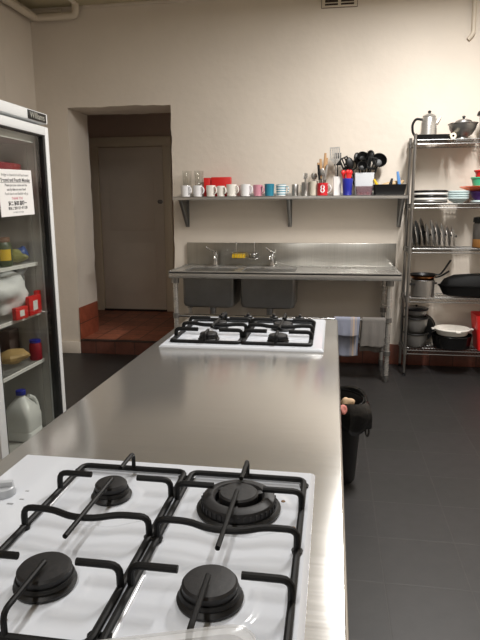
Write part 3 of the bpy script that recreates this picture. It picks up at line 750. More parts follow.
# white utensil box with black utensils
solo('utensil_box', loft(loft(B(), [rrect(.073, .05, .01, 0), rrect(.083, .058, .012, .19)]), [rrect(.081, .056, .011, .19), rrect(.071, .048, .009, .004)][::-1]), mat('off_white_tub', (212, 216, 220), .4), 'white plastic box full of black cooking utensils on the shelf', 'box', (.253, 5.20, SZ))
def utensil(kind, label, x, y, tilt, az, L, spin=0):
    t = thing(kind, label, 'utensil', group='black utensils in the white box')
    part('handle', B().tube([(0, 0, 0), (0, 0, L*.5), (0, 0, L)], [.0075, .006, .0055], 10, flat=(1.2, .7)), blk, t)
    z = L-.005
    if kind == 'ladle':
        b = B().lathe([(0, -.04), (.022, -.035), (.038, -.015), (.043, .0), (.0415, .0), (.036, -.014), (.02, -.033), (0, -.037)], 22); b.xform(Matrix.Translation((0, -.028, z+.03)) @ Matrix.Rotation(1.0, 4, 'X'))
    elif kind == 'spaghetti_server':
        b = B().blob((0, 0, z+.045), .036, .014, .05, 18, 10)
        for k in range(-3, 4): b.tube([(.009*k, -.008, z+.05+.03*math.cos(k*.4)), (.010*k, -.035, z+.06+.03*math.cos(k*.4))], [.0032, .0022], 6)
    elif kind == 'cooking_spoon':
        b = B().blob((0, 0, z+.045), .036, .013, .052, 18, 10)
    elif kind == 'masher':
        b = B().tube([(-.05, 0, z+.07), (-.05, 0, z+.02), (0, 0, z), (.05, 0, z+.02), (.05, 0, z+.07)], .006, 8, smooth=.02).lathe([(0, 0), (.052, 0), (.052, .006), (0, .006)], 22, (0, 0, z+.068))
    elif kind == 'turner':
        b = B()
        for x0, x1 in ((-.04, -.026), (-.018, -.006), (.006, .018), (.026, .04)): b.box(x0, x1, -.002, .002, z+.015, z+.09)
        b.box(-.04, .04, -.002, .002, z+.088, z+.10, bev=.001).box(-.04, .04, -.002, .002, z, z+.02, bev=.001)
    elif kind == 'whisk_ball':
        b = B()
        for k in range(7):
            a = PI*k/7; b.tube([(.05*math.sin(u)*math.cos(a), .05*math.sin(u)*math.sin(a), z+.055-.055*math.cos(u)) for u in [PI*i/10*2 for i in range(11)]], .004, 6)
    else:   # strainer
        b = B().lathe([(0, -.05), (.03, -.044), (.052, -.02), (.06, 0), (.064, .002), (.064, -.004), (.054, -.025), (.032, -.049), (0, -.055)], 24); b.xform(Matrix.Translation((0, -.02, z+.055)) @ Matrix.Rotation(1.15, 4, 'X'))
    part('head', b, blk, t)
    place(t, x, y, SZ+.007, tilt, az, spin)
utensil('turner', 'black slotted turner at the left of the white utensil box', .21, 5.20, .42, PI*.99, .25)
utensil('masher', 'black masher leaning far left in the white utensil box', .215, 5.215, .30, PI*.93, .22, .2)
utensil('cooking_spoon', 'broad black spoon in front of the masher in the white box', .22, 5.18, .34, PI*1.02, .24, .2)
utensil('cooking_spoon', 'black cooking spoon left of centre in the white utensil box', .245, 5.21, .17, PI*.9, .27, .4)
utensil('ladle', 'black ladle sticking up tallest in the white utensil box', .25, 5.19, .06, PI, .30)
utensil('spaghetti_server', 'black toothed server right of the tall ladle in the utensil box', .262, 5.20, .12, .2, .285, -.3)
utensil('cooking_spoon', 'wide black spoon behind the ladle in the utensil box', .255, 5.22, .05, .6, .25, .8)
utensil('ladle', 'low black ladle facing forward in the utensil box', .25, 5.18, .12, PI*1.2, .22, .3)
utensil('turner', 'short black turner facing forward at the right of the utensil box', .262, 5.185, .2, -.3, .22)
utensil('strainer', 'black round strainer leaning out to the right of the utensil box', .285, 5.19, .30, .02, .25)
# punnet and tray
pn = solo('punnet', loft(loft(B(), [rrect(.06, .035, .012, 0), rrect(.072, .045, .014, .075)]), [rrect(.07, .043, .013, .075), rrect(.058, .033, .011, .003)][::-1]), mat('tinted_punnet', (126, 98, 104), .3, alpha=.55), 'small clear punnet of red caps in front of the white box', 'punnet', (.25, 5.085, SZ))
for k, (dx, dy, m_) in enumerate(((-.028, 0, red_m), (.0, .008, pink_c), (.03, -.004, red_m))):
    solo('bottle_cap', B().lathe([(0, 0), (.014, 0), (.015, .003), (.014, .02), (.012, .022), (0, .022)], 16), m_, ('red bottle cap at the left in the clear punnet', 'pink bottle cap in the middle of the clear punnet', 'red bottle cap at the right in the clear punnet')[k], 'cap', (.25+dx, 5.085+dy, SZ+.0035))
solo('utensil_tray', loft(loft(B(), [rrect(.12, .07, .012, 0), rrect(.136, .082, .015, .088)]), [rrect(.133, .079, .014, .088), rrect(.117, .067, .01, .004)][::-1]), blk, 'long black open tray of gadgets at the right end of the shelf', 'tray', (.46, 5.135, SZ))
def gadget(name, m, label, x, y, z, L, tilt, az, r=.011):
    o = solo(name, B().tube([(0, 0, 0), (0, 0, L*.3), (0, 0, L*.7), (0, 0, L)], [r*.7, r, r*.9, r*.6], 12, flat=(1.2, .7)), m, label, 'gadget'); place(o, x, y, z, tilt, az)
gadget('peeler', yellow_m, 'yellow peeler standing at the left end of the black tray', .40, 5.135, SZ+.012, .14, .5, PI)
gadget('rolling_pin', tan_m, 'tan rolling pin lying across the top of the black tray', .405, 5.15, SZ+.078, .17, 1.38, .1, .02)
gadget('brush_handle', lblue, 'light blue handle sticking up at the right of the black tray', .555, 5.12, SZ+.012, .185, .18, PI, .012)
gadget('pastry_brush', tan_m, 'tan brush handle leaning right in the black tray', .49, 5.125, SZ+.03, .125, .75, .05, .014)
gadget('tin_opener', blk, 'dark opener handle in the middle of the black tray', .45, 5.11, SZ+.012, .13, .25, .3, .012)

# ------------------------------------------------------------------ wire rack
RKX0, RKX1, RKY0, RKY1 = .632, 1.85, 4.95, 5.255
rk = thing('shelving_rack', 'tall chrome wire shelving rack of pots and dishes at right', 'rack', (0, 0, 0))
b0 = B()
for x in (RKX0, RKX1):
    for y in (RKY0, RKY1):
        p = part('post', B().tube([(x, y, .025), (x, y, 1.985)], .0128, 12).lathe([(0, 1.985), (.0135, 1.985), (.0135, 1.993), (0, 1.996)], 12, (x, y, 0)), wire_m, rk)
        part('foot', B().lathe([(0, 0), (.017, 0), (.02, .006), (.009, .012), (.009, .03), (0, .03)], 12, (x, y, 0)), blk, p)
SHZ = [.223, .672, 1.083, 1.446, 1.945]
b = B()
for y in (RKY0, RKY1):
    b.tube([(RKX0, y, 0), (RKX1, y, 0)], .0034, 8); b.tube([(RKX0, y, -.032), (RKX1, y, -.032)], .0034, 8)
    n = 96; b.tube([(RKX0+(RKX1-RKX0)*k/n, y, -.002 if k % 2 else -.03) for k in range(n+1)], .0026, 5)
for x in (RKX0, RKX1):
    b.tube([(x, RKY0, 0), (x, RKY1, 0)], .0034, 8); b.tube([(x, RKY0, -.032), (x, RKY1, -.032)], .0034, 8)
    n = 10; b.tube([(x, RKY0+(RKY1-RKY0)*k/n, -.002 if k % 2 else -.03) for k in range(n+1)], .0024, 5)
for k in range(1, 48): x = RKX0+(RKX1-RKX0)*k/48; b.tube([(x, RKY0, .003), (x, RKY1, .003)], .0022, 5)
for y in (5.05, 5.155): b.tube([(RKX0, y, -.003), (RKX1, y, -.003)], .003, 6)
for x in (RKX0, RKX1):
    for y in (RKY0, RKY1): b.lathe([(.0125, -.036), (.02, -.036), (.0175, .004), (.0125, .004)], 12, (x, y, 0))
w0 = part('wire_shelf', b, wire_m, rk, loc=(0, 0, SHZ[0]))
for z in SHZ[1:]:
    o = w0.copy(); COL.objects.link(o); o.parent = rk; o.location = (0, 0, z)
T = [z+.0055 for z in SHZ]

# top shelf
solo('baking_tray', loft(loft(B(), [rrect(.122, .066, .02, 0), rrect(.133, .074, .025, .038)]), [rrect(.130, .071, .024, .038), rrect(.120, .064, .019, .003)][::-1]), blk, 'flat black baking tray under the coffee pot on the top shelf', 'tray', (.767, 5.04, T[4]))
cp = thing('coffee_pot', 'tall steel coffee pot with black handle on the top shelf', 'coffee pot', (.742, 5.04, T[4]+.003), 0, None, 1.24)
part('body', B().lathe([(0, 0), (.050, 0), (.053, .004), (.051, .05), (.049, .10), (.045, .135), (.04, .142), (0, .142)], 30), steel, cp)
part('lid', B().lathe([(0, .142), (.042, .142), (.043, .146), (.036, .155), (.018, .163), (0, .165)], 28), steel, cp)
part('lid_knob', B().lathe([(0, .163), (.006, .165), (.011, .172), (.011, .178), (.006, .183), (0, .184)], 16), blk, cp)
part('handle', B().tube([(-.046, 0, .128), (-.082, 0, .135), (-.104, 0, .10), (-.10, 0, .05), (-.08, 0, .022), (-.049, 0, .03)], .009, 12, smooth=.022, flat=(1.2, .9)), blk, cp)
part('spout', B().tube([(.045, 0, .10), (.062, 0, .125), (.070, 0, .14)], [.014, .010, .006], 10), steel, cp)
b = B().prism([(-.08, 0), (.075, 0), (.075, .058), (.0, .05), (-.08, .018)], -.042, .042, 'y')
solo('carton', b, cardb, 'mauve carton with sloping top behind the roll on the top shelf', 'carton', (.86, 5.185, T[4]))
rl_ = thing('paper_roll', 'cream paper roll with dark hollow core lying on the top shelf', 'roll', (.925, 4.978, T[4]+.0245))
part('roll', B().lathe([(.009, 0), (.0235, 0), (.0235, .20), (.009, .20), (.009, 0)], 24, M=Matrix.Rotation(-PI/2, 4, 'X')), roll_m, rl_)
part('core', B().lathe([(.0088, -.001), (.0092, -.001), (.0092, .2), (.007, .2), (.007, -.001), (.0088, -.001)], 16, M=Matrix.Rotation(-PI/2, 4, 'X')), dark_wood, rl_)
rl_.rotation_euler = (0, 0, -.02)
mb = thing('mixing_bowl', 'round steel colander bowl on a foot on the top shelf', 'bowl', (1.015, 5.10, T[4]), 0, None, 1.1)
part('bowl', B().lathe([(0, .022), (.03, .02), (.034, .0), (.046, .0), (.046, .004), (.038, .022), (.07, .042), (.093, .082), (.10, .112), (.106, .114), (.106, .117), (.099, .117), (.09, .083), (.068, .046), (.035, .026), (0, .025)], 36), steel_dark, mb)
ld_ = thing('pan_lid', 'domed steel lid with black knob sitting on the steel colander bowl', 'lid', (1.02, 5.10, T[4]+.1293), 0, None, 1.1)
part('dome', B().lathe([(0, .03), (.03, .028), (.054, .018), (.061, .006), (.062, 0), (.064, 0), (.1035, 0), (.1035, .0025), (.064, .0035), (.056, .02), (.032, .0305), (0, .0325)], 32), alum, ld_)
part('lid_knob', B().lathe([(0, .031), (.006, .032), (.007, .04), (.012, .046), (.011, .054), (0, .057)], 16), blk, ld_)
jg = thing('coffee_maker', 'dark stovetop coffee maker with wide black lid at right on the top shelf', 'coffee maker', (1.20, 5.10, T[4]), 0, None, (1, 1, 1.12))
part('body', B().lathe([(0, 0), (.055, 0), (.058, .01), (.05, .09), (.054, .10), (.06, .17), (0, .17)], 10), steel_dark, jg, sharp=20)
part('lid', B().lathe([(0, .17), (.078, .17), (.08, .178), (.07, .198), (.02, .21), (.012, .225), (0, .228)], 24), blk, jg)
part('handle', B().tube([(.05, 0, .16), (.11, 0, .165), (.12, 0, .12), (.105, 0, .06)], .01, 10, smooth=.02), blk, jg)

# second shelf from the top: plates, bowls
def plate_bm(r, h=.02): return B().lathe([(0, 0), (r*.62, 0), (r*.95, .004), (r, .008), (r, .019), (r*.99, .0215), (r*.96, .0205), (r*.62, .0095), (0, .0085)], 40)
def flat_plate_bm(r, h=.02): return B().lathe([(0, 0), (r*.6, 0), (r*.68, .003), (r*.97, h-.003), (r, h), (r*.985, h+.0015), (r*.94, h-.0015), (r*.66, .008), (0, .006)], 40)
pz = T[3]; seq = [('grey', steel_dark, 'steel plate at the bottom of the plate stack'), ('white', white_d, 'white plate second from the bottom of the stack'), ('black', blk_gl, 'black plate in the middle of the plate stack'), ('white', white_d, 'white plate second from the top of the stack'), ('black', blk_gl, 'black plate on top of the plate stack')]
for k, (n, mm, lab) in enumerate(seq):
    solo('plate', plate_bm(.139, .026), mm, lab+' on the second shelf', 'plate', (.792, 5.10, pz+.0208*k), group='stacked plates on the second shelf')
def bowl_bm(r, h, foot=.45, t=.003): return B().lathe([(0, .004), (r*foot-.004, .004), (r*foot-.003, 0), (r*foot, 0), (r*foot+.002, .006), (r*.8, h*.45), (r-.006, h-.012), (r-.001, h-.010), (r, h-.001), (r-.002, h), (r-.006, h-.003), (r*.8-t, h*.47), (r*foot, .010), (0, .008)], 36)
def thin_bowl_bm(r, h, foot=.45, t=.003): return B().lathe([(0, .004), (r*foot-.004, .004), (r*foot-.003, 0), (r*foot, 0), (r*foot+.002, .006), (r*.8, h*.45), (r-.002, h-.004), (r, h-.001), (r-.002, h), (r-t-.001, h-.003), (r*.8-t, h*.47), (r*foot, .010), (0, .008)], 36)
for k in range(4):
    solo('bowl', bowl_bm(.085, .045), pale_blue, ('pale blue bowl at the bottom of the blue bowl stack', 'pale blue bowl second from the bottom of the blue stack', 'pale blue bowl second from the top of the blue stack', 'pale blue bowl on top of the blue bowl stack')[k], 'bowl', (1.006, 5.05, T[3]+.018*k), group='pale blue bowls on the second shelf')
solo('plate', plate_bm(.125, .022), pale_blue, 'pale blue plate under the purple bowl on the second shelf', 'plate', (1.24, 5.10, T[3]))
solo('bowl', bowl_bm(.135, .085, .6), purple_m, 'purple bowl above the pale blue plate on the second shelf', 'bowl', (1.235, 5.10, T[3]+.0085))
solo('plate', B().lathe([(0, 0), (.09, 0), (.15, .022), (.175, .034), (.177, .037), (.173, .039), (.147, .028), (.09, .006), (0, .006)], 40), orange_m, 'wide orange dish resting on the purple bowl', 'dish', (1.20, 5.10, T[3]+.094))
DZ = T[3]+.1005
solo('bowl', bowl_bm(.094, .105, .72), green_m, 'green bowl sitting in the wide orange dish', 'bowl', (1.20, 5.10, DZ))
solo('bowl', bowl_bm(.072, .056, .78), red_m, 'red bowl on top of the green bowl', 'bowl', (1.20, 5.10, DZ+.1055))

# third shelf: lids on edge, jar
def lid(r, label, x, tilt, km=steel, y=5.10, yaw=0):
    t = thing('pan_lid', label, 'lid', (x, y, T[2]+r), 0, 'pan lids standing on edge')
    part('dome', B().lathe([(0, .016), (r*.45, .014), (r*.8, .007), (r*.93, .001), (r*.95, -.002), (r, -.002), (r*1.005, 0), (r, .002), (r*.95, .003), (r*.8, .0095), (r*.45, .0165), (0, .0185)], 36), km, t)
    part('rim', B().tube([(r*math.cos(2*PI*k/36), r*math.sin(2*PI*k/36), 0) for k in range(36)], .0032, 6, closed=True), chrome, t)
    part('lid_knob', B().lathe([(0, .016), (.005, .017), (.006, .021), (.011, .024), (.010, .029), (0, .031)], 14), blk if km is not steel_dark else chrome, t)
    t.rotation_euler = (0, PI/2-tilt, yaw); drop(t, T[2]+.0002)
ls = [(.118, alum, 'steel pan lid at the left end of the row of lids'), (.112, steel_dark, 'dull steel lid second in the row of lids'), (.122, blk_gl, 'large black pan lid third in the row of lids'), (.098, steel, 'small steel lid right of the large black lid'),
      (.116, steel, 'tall steel lid in the middle of the row of lids'), (.106, steel_dark, 'dull steel lid right of the middle of the row'), (.100, steel, 'steel lid third from the right end of the row'), (.092, alum, 'pale lid second from the right end of the row'), (.085, steel, 'smallest steel lid leaning at the right end of the row')]
for k, (r, mm, lab) in enumerate(ls): lid(r, lab, .668+.041*k, .20, mm, yaw=-.25)
jr = thing('storage_jar', 'dark storage jar with black lid at right on the third shelf', 'jar', (1.235, 5.09, T[2]))
part('body', B().lathe([(0, 0), (.08, 0), (.085, .008), (.085, .19), (.075, .205), (0, .205)], 28), stripe_mat('jar_contents', (70, 66, 62), [(0, .07, (150, 105, 58))], 2, .2), jr)
part('lid', B().lathe([(0, .205), (.086, .205), (.088, .212), (.086, .245), (.06, .252), (0, .253)], 28), blk, jr)

# fourth shelf: saucepan with frying pans, roasting pan
sp = thing('saucepan', 'silver saucepan holding two frying pans on the fourth shelf', 'saucepan', (.765, 5.06, T[1]))
part('body', B().lathe([(0, 0), (.092, 0), (.097, .005), (.098, .135), (.101, .138), (.099, .14), (.0955, .136), (.0945, .006), (0, .004)], 36), alum, sp)
part('handle', B().tube([(-.094, -.012, .105), (-.118, -.045, .105), (-.118, -.075, .105), (-.075, -.068, .105)], .007, 10, smooth=.012), blk, sp)
part('handle', B().tube([(.095, .012, .105), (.12, .03, .105), (.12, .05, .105), (.08, .06, .105)], .007, 10, smooth=.012), blk, sp)
def fry(label, z, r, m, tilt, az, ha):
    t = thing('frying_pan', label, 'frying pan', (.765, 5.06, z), az, 'frying pans on the saucepan')
    part('pan', B().lathe([(0, 0), (r*.78, 0), (r*.84, .003), (r, .03), (r+.003, .031), (r+.001, .0325), (r-.003, .031), (r*.82, .006), (0, .004)], 36), m, t)
    part('handle', B().tube([(r-.004, 0, .024), (r+.03, 0, .03), (r+.065, 0, .03+.055*ha), (r+.105, 0, .03+.135*ha)], [.009, .0115, .014, .011], 10, smooth=.02, flat=(1.2, .75)), blk, t)
    return t
fry('copper coloured frying pan lying on the silver saucepan', T[1]+.1403, .104, copper, 0, -.35, .38)
fry('black frying pan with steep handle on top of the copper pan', T[1]+.1565, .108, blk, 0, -.15, .9)
rp = thing('roasting_pan', 'long black oval roasting pan right of the saucepan on the fourth shelf', 'roasting pan', (1.29, 5.10, T[1]))
part('base_pan', B().lathe([(0, 0), (.80, 0), (.9, .012), (1.0, .085), (1.03, .087), (1.03, .091), (.99, .091), (.88, .016), (0, .006)], 40, sx=.385, sy=.125), mat('matt_black_pan', (8, 8, 8), .65, spec=.2), rp)
part('lid', B().lathe([(1.02, .092), (1.02, .097), (.98, .098), (.9, .145), (.7, .178), (.3, .19), (0, .192), (0, .187), (.3, .185), (.68, .173), (.87, .142), (.95, .093), (1.02, .092)], 40, sx=.385, sy=.125), mat('matt_black_pan', (8, 8, 8), .65, spec=.2), rp)

# bottom shelf
def cookpot(label, z, r, h, m, x, y):
    t = thing('stacked_pot', label, 'pot', (x, y, z), .3, 'stacked pots on the bottom shelf')
    part('body', B().lathe([(0, 0), (r*.55, 0), (r*.72, .008), (r*.93, h*.4), (r, h*.8), (r+.002, h-.004), (r+.006, h-.002), (r+.005, h), (r-.002, h-.001), (r-.004, h*.8), (r*.92, h*.42), (r*.7, .012), (0, .005)], 36), m, t)
    part('rim', B().lathe([(r-.003, h-.005), (r+.010, h-.006), (r+.012, h-.001), (r+.006, h+.004), (r-.003, h+.003), (r-.003, h-.005)], 36), blk, t)
    return t
cookpot('silver pot at the bottom of the stack of three on the bottom shelf', T[0], .098, .122, pot_grey, .735, 5.09)
cookpot('silver pot in the middle of the stack of three', T[0]+.1275, .096, .130, pot_grey, .732, 5.09)
cookpot('silver pot on top of the stack of three', T[0]+.263, .088, .066, pot_grey, .730, 5.09)
t = thing('pan_lid', 'black lid covering the topmost of the three stacked pots', 'lid', (.73, 5.09, T[0]+.3335))
part('dome', B().lathe([(0, .018), (.06, .014), (.098, .003), (.102, 0), (.102, .004), (.095, .008), (.06, .018), (0, .022)], 32), blk_gl, t)
part('lid_knob', B().lathe([(0, .02), (.006, .02), (.011, .03), (0, .035)], 14), blk, t)
solo('frying_pan', B().lathe([(0, 0), (.11, 0), (.128, .05), (.131, .052), (.126, .053), (.108, .006), (0, .004)], 36), blk, 'dark pan standing on edge behind the three stacked pots', 'frying pan', (.80, 5.225, T[0]+.131), rot=(-PI/2-.03, 0, 0))
kp = thing('stock_pot', 'wide low black pot with a white dish in it on the bottom shelf', 'pot', (1.035, 5.09, T[0]))
part('body', B().lathe([(0, 0), (.13, 0), (.15, .008), (.165, .11), (.17, .113), (.168, .117), (.162, .115), (.147, .012), (0, .006)], 40), blk_gl, kp)
wd = thing('white_dish', 'white round dish with a front lug sitting in the black pot', 'dish', (1.035, 5.085, T[0]+.108))
part('bowl', B().lathe([(0, .0), (.10, 0), (.125, .012), (.142, .052), (.151, .055), (.151, .062), (.142, .064), (.122, .018), (.10, .006), (0, .006)], 40), porc_w, wd)
for a in (-1.45, .0, PI): part('lug', B().box(.14, .172, -.02, .02, .048, .062, bev=.004).xform(Matrix.Rotation(a, 4, 'Z')), porc_w, wd)
rt = solo('red_tub', loft(loft(B(), [rrect(.09, .10, .02, 0), rrect(.125, .125, .03, .30)]), [rrect(.121, .121, .028, .30), rrect(.086, .096, .018, .005)][::-1]), red_m, 'red plastic tub at the right of the bottom shelf', 'tub', (1.325, 5.09, T[0]))

# ------------------------------------------------------------------ display fridge
FX = -1.488; FY0, FY1 = 2.30, 2.965; FB = FX-.68; FT = 1.905
fg = thing('display_fridge', 'white upright display fridge with a glass door at left', 'fridge', (0, 0, 0))
b = B(); t_ = .045; xf = FX-.055
b.box(FB, xf, FY0, FY0+t_, .10, FT-.11, bev=.004).box(FB, xf, FY1-t_, FY1, .10, FT-.11, bev=.004)
b.box(FB, FB+.04, FY0+t_, FY1-t_, .10, FT-.11)
b.box(FB, xf, FY0, FY1, FT-.10, FT, bev=.006).box(FB, xf, FY0+t_, FY1-t_, FT-.15, FT-.10)
b.box(FB+.03, xf, FY0+t_, FY1-t_, .10, .19); b.box(FB+.02, xf-.03, FY0+.02, FY1-.02, .0, .10)
part('cabinet', b, fr_white, fg)
b = B()
b.box(FB+.04, xf-.01, FY1-t_-.004, FY1-t_, .19, FT-.15).box(FB+.04, xf-.01, FY0+t_, FY0+t_+.004, .19, FT-.15).box(FB+.04, FB+.044, FY0+t_, FY1-t_, .19, FT-.15).box(FB+.04, xf-.01, FY0+t_, FY1-t_, .187, .193)
for y in (FY0+t_+.004, FY1-t_-.010):
    for x in (xf-.06, xf-.30, FB+.10): b.box(x-.012, x+.012, y, y+.006, .21, FT-.17)
part('liner', b, fr_in, fg)
hd = part('header', B().box(xf, FX, FY0, FY1, FT-.052, FT, bev=.006), fr_white, fg)
bg = part('badge', B().box(FX, FX+.003, FY1-.205, FY1-.022, FT-.048, FT-.006, bev=.001), blk, fg)
MB = Matrix.Translation((FX+.0032, FY1-.1135, FT-.027)) @ Matrix(((0, 0, 1, 0), (1, 0, 0, 0), (0, 1, 0, 0), (0, 0, 0, 1)))
text_mesh('Williams', .042, mat('badge_letter', (158, 157, 148), .4), 'badge_lettering', bg, MB, bold=.0005)
dz0, dz1 = .11, FT-.066
b = B()
b.box(xf+.012, FX, FY0, FY0+.06, dz0, dz1, bev=.005).box(xf+.012, FX, FY1-.038, FY1, dz0, dz1, bev=.005)
b.box(xf+.012, FX, FY0+.05, FY1-.03, dz1-.045, dz1, bev=.005).box(xf+.012, FX, FY0+.05, FY1-.03, dz0, dz0+.09, bev=.005)
dd = part('door', b, fr_white, fg)
part('glass_pane', B().box(FX-.022, FX-.016, FY0+.055, FY1-.036, dz0+.085, dz1-.04), glass, dd)
b = B()
for y0, y1 in ((FY0+.06, FY0+.068), (FY1-.060, FY1-.038)): b.box(xf+.008, FX-.004, y0, y1, dz0+.09, dz1-.045)
b.box(xf+.012, FX-.004, FY0+.06, FY1-.038, dz1-.05, dz1-.043)
part('gasket', b, gasket_m, dd)
b = B().box(xf, xf+.012, FY0+.01, FY1-.01, dz0, dz0+.05).box(xf, xf+.012, FY0+.01, FY1-.01, dz1-.03, dz1).box(xf, xf+.012, FY1-.04, FY1-.01, dz0, dz1).box(xf, xf+.012, FY0+.01, FY0+.04, dz0, dz1)
part('seal', b, gasket_m, dd)
part('door_handle', B().box(FX, FX+.012, FY0+.012, FY0+.022, .85, 1.15, bev=.003).box(FX+.010, FX+.022, FY0+.006, FY0+.028, .85, 1.15, bev=.004), fr_white, dd)
FSX0, FSX1 = FB+.05, xf-.03; ya, yb = FY0+t_+.012, FY1-t_-.012
b = B().tube([(FSX0, ya, 0), (FSX1, ya, 0), (FSX1, yb, 0), (FSX0, yb, 0)], .0045, 8, closed=True, smooth=.01)
b.box(FSX1-.003, FSX1+.003, ya, yb, -.014, .004)
n = 24
for k in range(1, n): y = ya+(yb-ya)*k/n; b.tube([(FSX0, y, 0), (FSX1, y, 0)], .0022, 5)
b.tube([((FSX0+FSX1)/2, ya, -.003), ((FSX0+FSX1)/2, yb, -.003)], .003, 6)
fs0 = part('wire_shelf', b, white_pl, fg, loc=(0, 0, .60))
FZ = [.60, .868, 1.136, 1.42]
for z in FZ[1:]:
    o = fs0.copy(); COL.objects.link(o); o.parent = fg; o.location = (0, 0, z)
# notice taped to the glass
nt_ = thing('paper_notice', 'white printed paper notice taped on the fridge door glass', 'notice', (FX-.0155, 2.632, 1.497), 0)
part('sheet', B().box(0, .0006, -.152, .152, -.108, .108), paper, nt_)
MT = Matrix(((0, 0, 1, .0008), (1, 0, 0, 0), (0, 1, 0, 0), (0, 0, 0, 1)))
lines = [('Fridge is cleared of old food every', .0175, .083, 0, ink), ('Second and Fourth Monday', .0235, .059, .0007, ink), ('Please put your name and the', .0165, .036, .0002, ink), ('use by date on your food', .0165, .016, .0003, ink), ('Food that is not labelled will go', .0165, -.004, 0, ink),
         ('THANK YOU', .017, -.026, .0004, ink_r), ('第二 第四 星期一', .022, -.050, .0009, ink), ('請寫上 您的 名字 和 日期', .0155, -.072, .0003, ink), ('no label no fridge', .0135, -.090, 0, grey_mark)]
for tx, sz, z, bo, mm in lines: text_mesh(tx, sz, mm, 'text_line', nt_, MT @ Matrix.Translation((0, z, 0)), bold=bo, ex=.0001)
part('underline', B().box(.0006, .0009, -.135, .135, .0465, .0485), ink, nt_)
nt_.rotation_euler = (.035, 0, 0)

# food in the fridge
XF = xf-.05
def fz(k): return FZ[k]+.0048
solo('food_box', B().box(-.09, .05, -.16, .12, 0, .226, bev=.008), skin_red, 'dark red food box behind the notice on the top fridge shelf', 'box', (-1.66, 2.765, fz(3)))
solo('food_jar', B().lathe([(0, 0), (.04, 0), (.043, .006), (.043, .27), (.03, .29), (.03, .305), (0, .305)], 24), mat('dark_jar', (62, 46, 40), .4), 'dark brown jar standing behind the dark red box at the top of the fridge', 'jar', (-1.82, 2.76, fz(3)))
jt = thing('pickle_jar', 'dark green jar with yellow label at left on the middle fridge shelf', 'jar', (-1.63, 2.66, fz(2)))
part('body', B().lathe([(0, 0), (.05, 0), (.054, .006), (.054, .10), (.044, .12), (0, .12)], 26), food_g, jt)
part('lid', B().lathe([(0, .12), (.046, .12), (.047, .14), (.044, .143), (0, .143)], 26), food_b, jt)
part('paper_label', B().sheet(10, 2, lambda u, v: (.0548*math.cos(-1.1+u*1.1), .0548*math.sin(-1.1+u*1.1), .03+.055*v)), yellow_m, jt)
solo('food_bag', crumple(0, (.06, .10, .055), 21), food_b, 'brown food bag behind the green jar on the middle fridge shelf', 'bag', (-1.76, 2.75, fz(2)+.054))
solo('food_bag', crumple(0, (.055, .085, .04), 22), mat('yellow_green_bag', (150, 148, 84), .4, var=.3, vscale=25), 'yellow green food bag lying in front on the middle fridge shelf', 'bag', (-1.625, 2.785, fz(2)+.038))
solo('food_bag', crumple(0, (.045, .055, .045), 23), mat('blue_bag', (52, 82, 150), .35), 'blue plastic food bag at the right end of the middle fridge shelf', 'bag', (-1.625, 2.865-.015, fz(2)+.046))
# carrier bag with red packs
def carrier():
    q = random.Random(12); d = [Vector((q.uniform(-1, 1), q.uniform(-1, 1), q.uniform(-1, 1))) for _ in range(8)]
    b = B().blob((0, -.02, .125), .10, .195, .108, 40, 26, fn=lambda p: .9+.09*sum(math.sin(5*p.dot(k)+k.y*6) for k in d)/2+.03*math.sin(13*p.y+9*p.z))
    for v in b.bm.verts: v.co.z = max(v.co.z, .025)
    b.blob((.01, .13, .165), .035, .035, .05, 16, 12, fn=lambda p: 1+.15*math.sin(6*p.z+3*p.x))
    b.sheet(16, 12, lambda u, v: (.0+.03*math.sin(v*5+u*3), .10+.115*u, .155+.07*u*u+.06*(v-.5)*(1-.3*u)+.012*math.sin(9*v+4*u)))
    return b
cbg = link('carrier_bag', carrier(), bag_w, None, (-1.655, 2.685, fz(1))); tag(cbg, 'white plastic carrier bag slumped over red packs on the lower fridge shelf', 'bag')
sd = cbg.modifiers.new('thick', 'SOLIDIFY'); sd.thickness = .0012
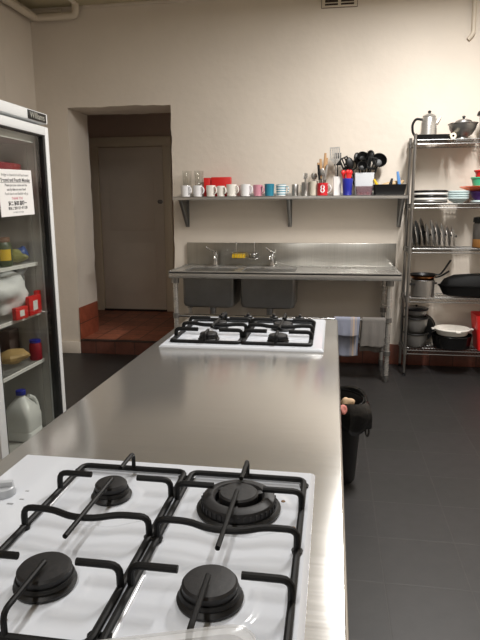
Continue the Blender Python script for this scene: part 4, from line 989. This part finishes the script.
for k, (y, x, h, lab) in enumerate(((2.665, -1.553, .062, 'small red food pack at the left front below the carrier bag'), (2.80, -1.553, .10, 'red and white food pack below the right side of the carrier bag'), (2.888, -1.575, .115, 'red food pack at the right end of the shelf with the carrier bag'))):
    t = thing('food_pack', lab, 'pack', (x, y, fz(1)), -.1+.1*k, 'red packs by the carrier bag')
    w = (.05, .062, .022)[k]
    part('box', B().box(-.012, .012, -w, w, 0, h, bev=.003), red_m, t)
    part('label_patch', B().box(.012, .0128, -w*.4, w*.35, h*.25, h*.75), white_pl, t)
# lower shelf
solo('bread_pack', crumple(0, (.09, .115, .05), 31), bread_m, 'tan bagged loaf of bread on the bottom wire shelf of the fridge', 'bread', (-1.66, 2.74, fz(0)+.047))
jt = thing('sauce_jar', 'dark red sauce jar right of the bread in the fridge', 'jar', (-1.60, 2.872, fz(0)))
part('body', B().lathe([(0, 0), (.03, 0), (.033, .005), (.033, .085), (.027, .097), (0, .097)], 24), skin_red, jt)
part('lid', B().lathe([(0, .097), (.029, .097), (.03, .112), (0, .114)], 24), blue_m, jt)
solo('food_box', B().box(-.08, .08, -.14, .10, 0, .12, bev=.006), mat('dark_food_box', (60, 52, 50), .5), 'dark food box behind the bread in the fridge', 'box', (-1.86, 2.75, fz(0)))
solo('food_box', B().box(-.03, .03, -.05, .05, 0, .17, bev=.005), mat('grey_food_box', (110, 96, 92), .5), 'greyish carton behind the sauce jar in the fridge', 'carton', (-1.74, 2.855, fz(0)))
# milk jug on the fridge floor
jk = thing('milk_jug', 'plastic milk jug with a blue cap on the fridge floor', 'jug', (-1.64, 2.755, .1935))
b = B()
def sq(r, z, k=.3): return rrect(r, r*.92, r*k, z, 7)
loft(b, [sq(.072, 0), sq(.079, .008), sq(.08, .05), sq(.077, .055), sq(.08, .06), sq(.08, .13), sq(.074, .165, .45), sq(.056, .195, .7), sq(.034, .222, .95), sq(.022, .235, .99), sq(.0205, .25, .99)])
b.bm.faces.new([v for v in b.bm.verts][-32:])
part('body', b, milk_m, jk)
part('jug_handle', B().tube([(.02, .04, .225), (.03, .082, .20), (.04, .094, .15), (.045, .078, .105)], .012, 10, smooth=.02), milk_m, jk)
part('cap', B().lathe([(0, .245), (.025, .245), (.026, .248), (.026, .268), (.024, .27), (0, .27)], 24), blue_m, jk)
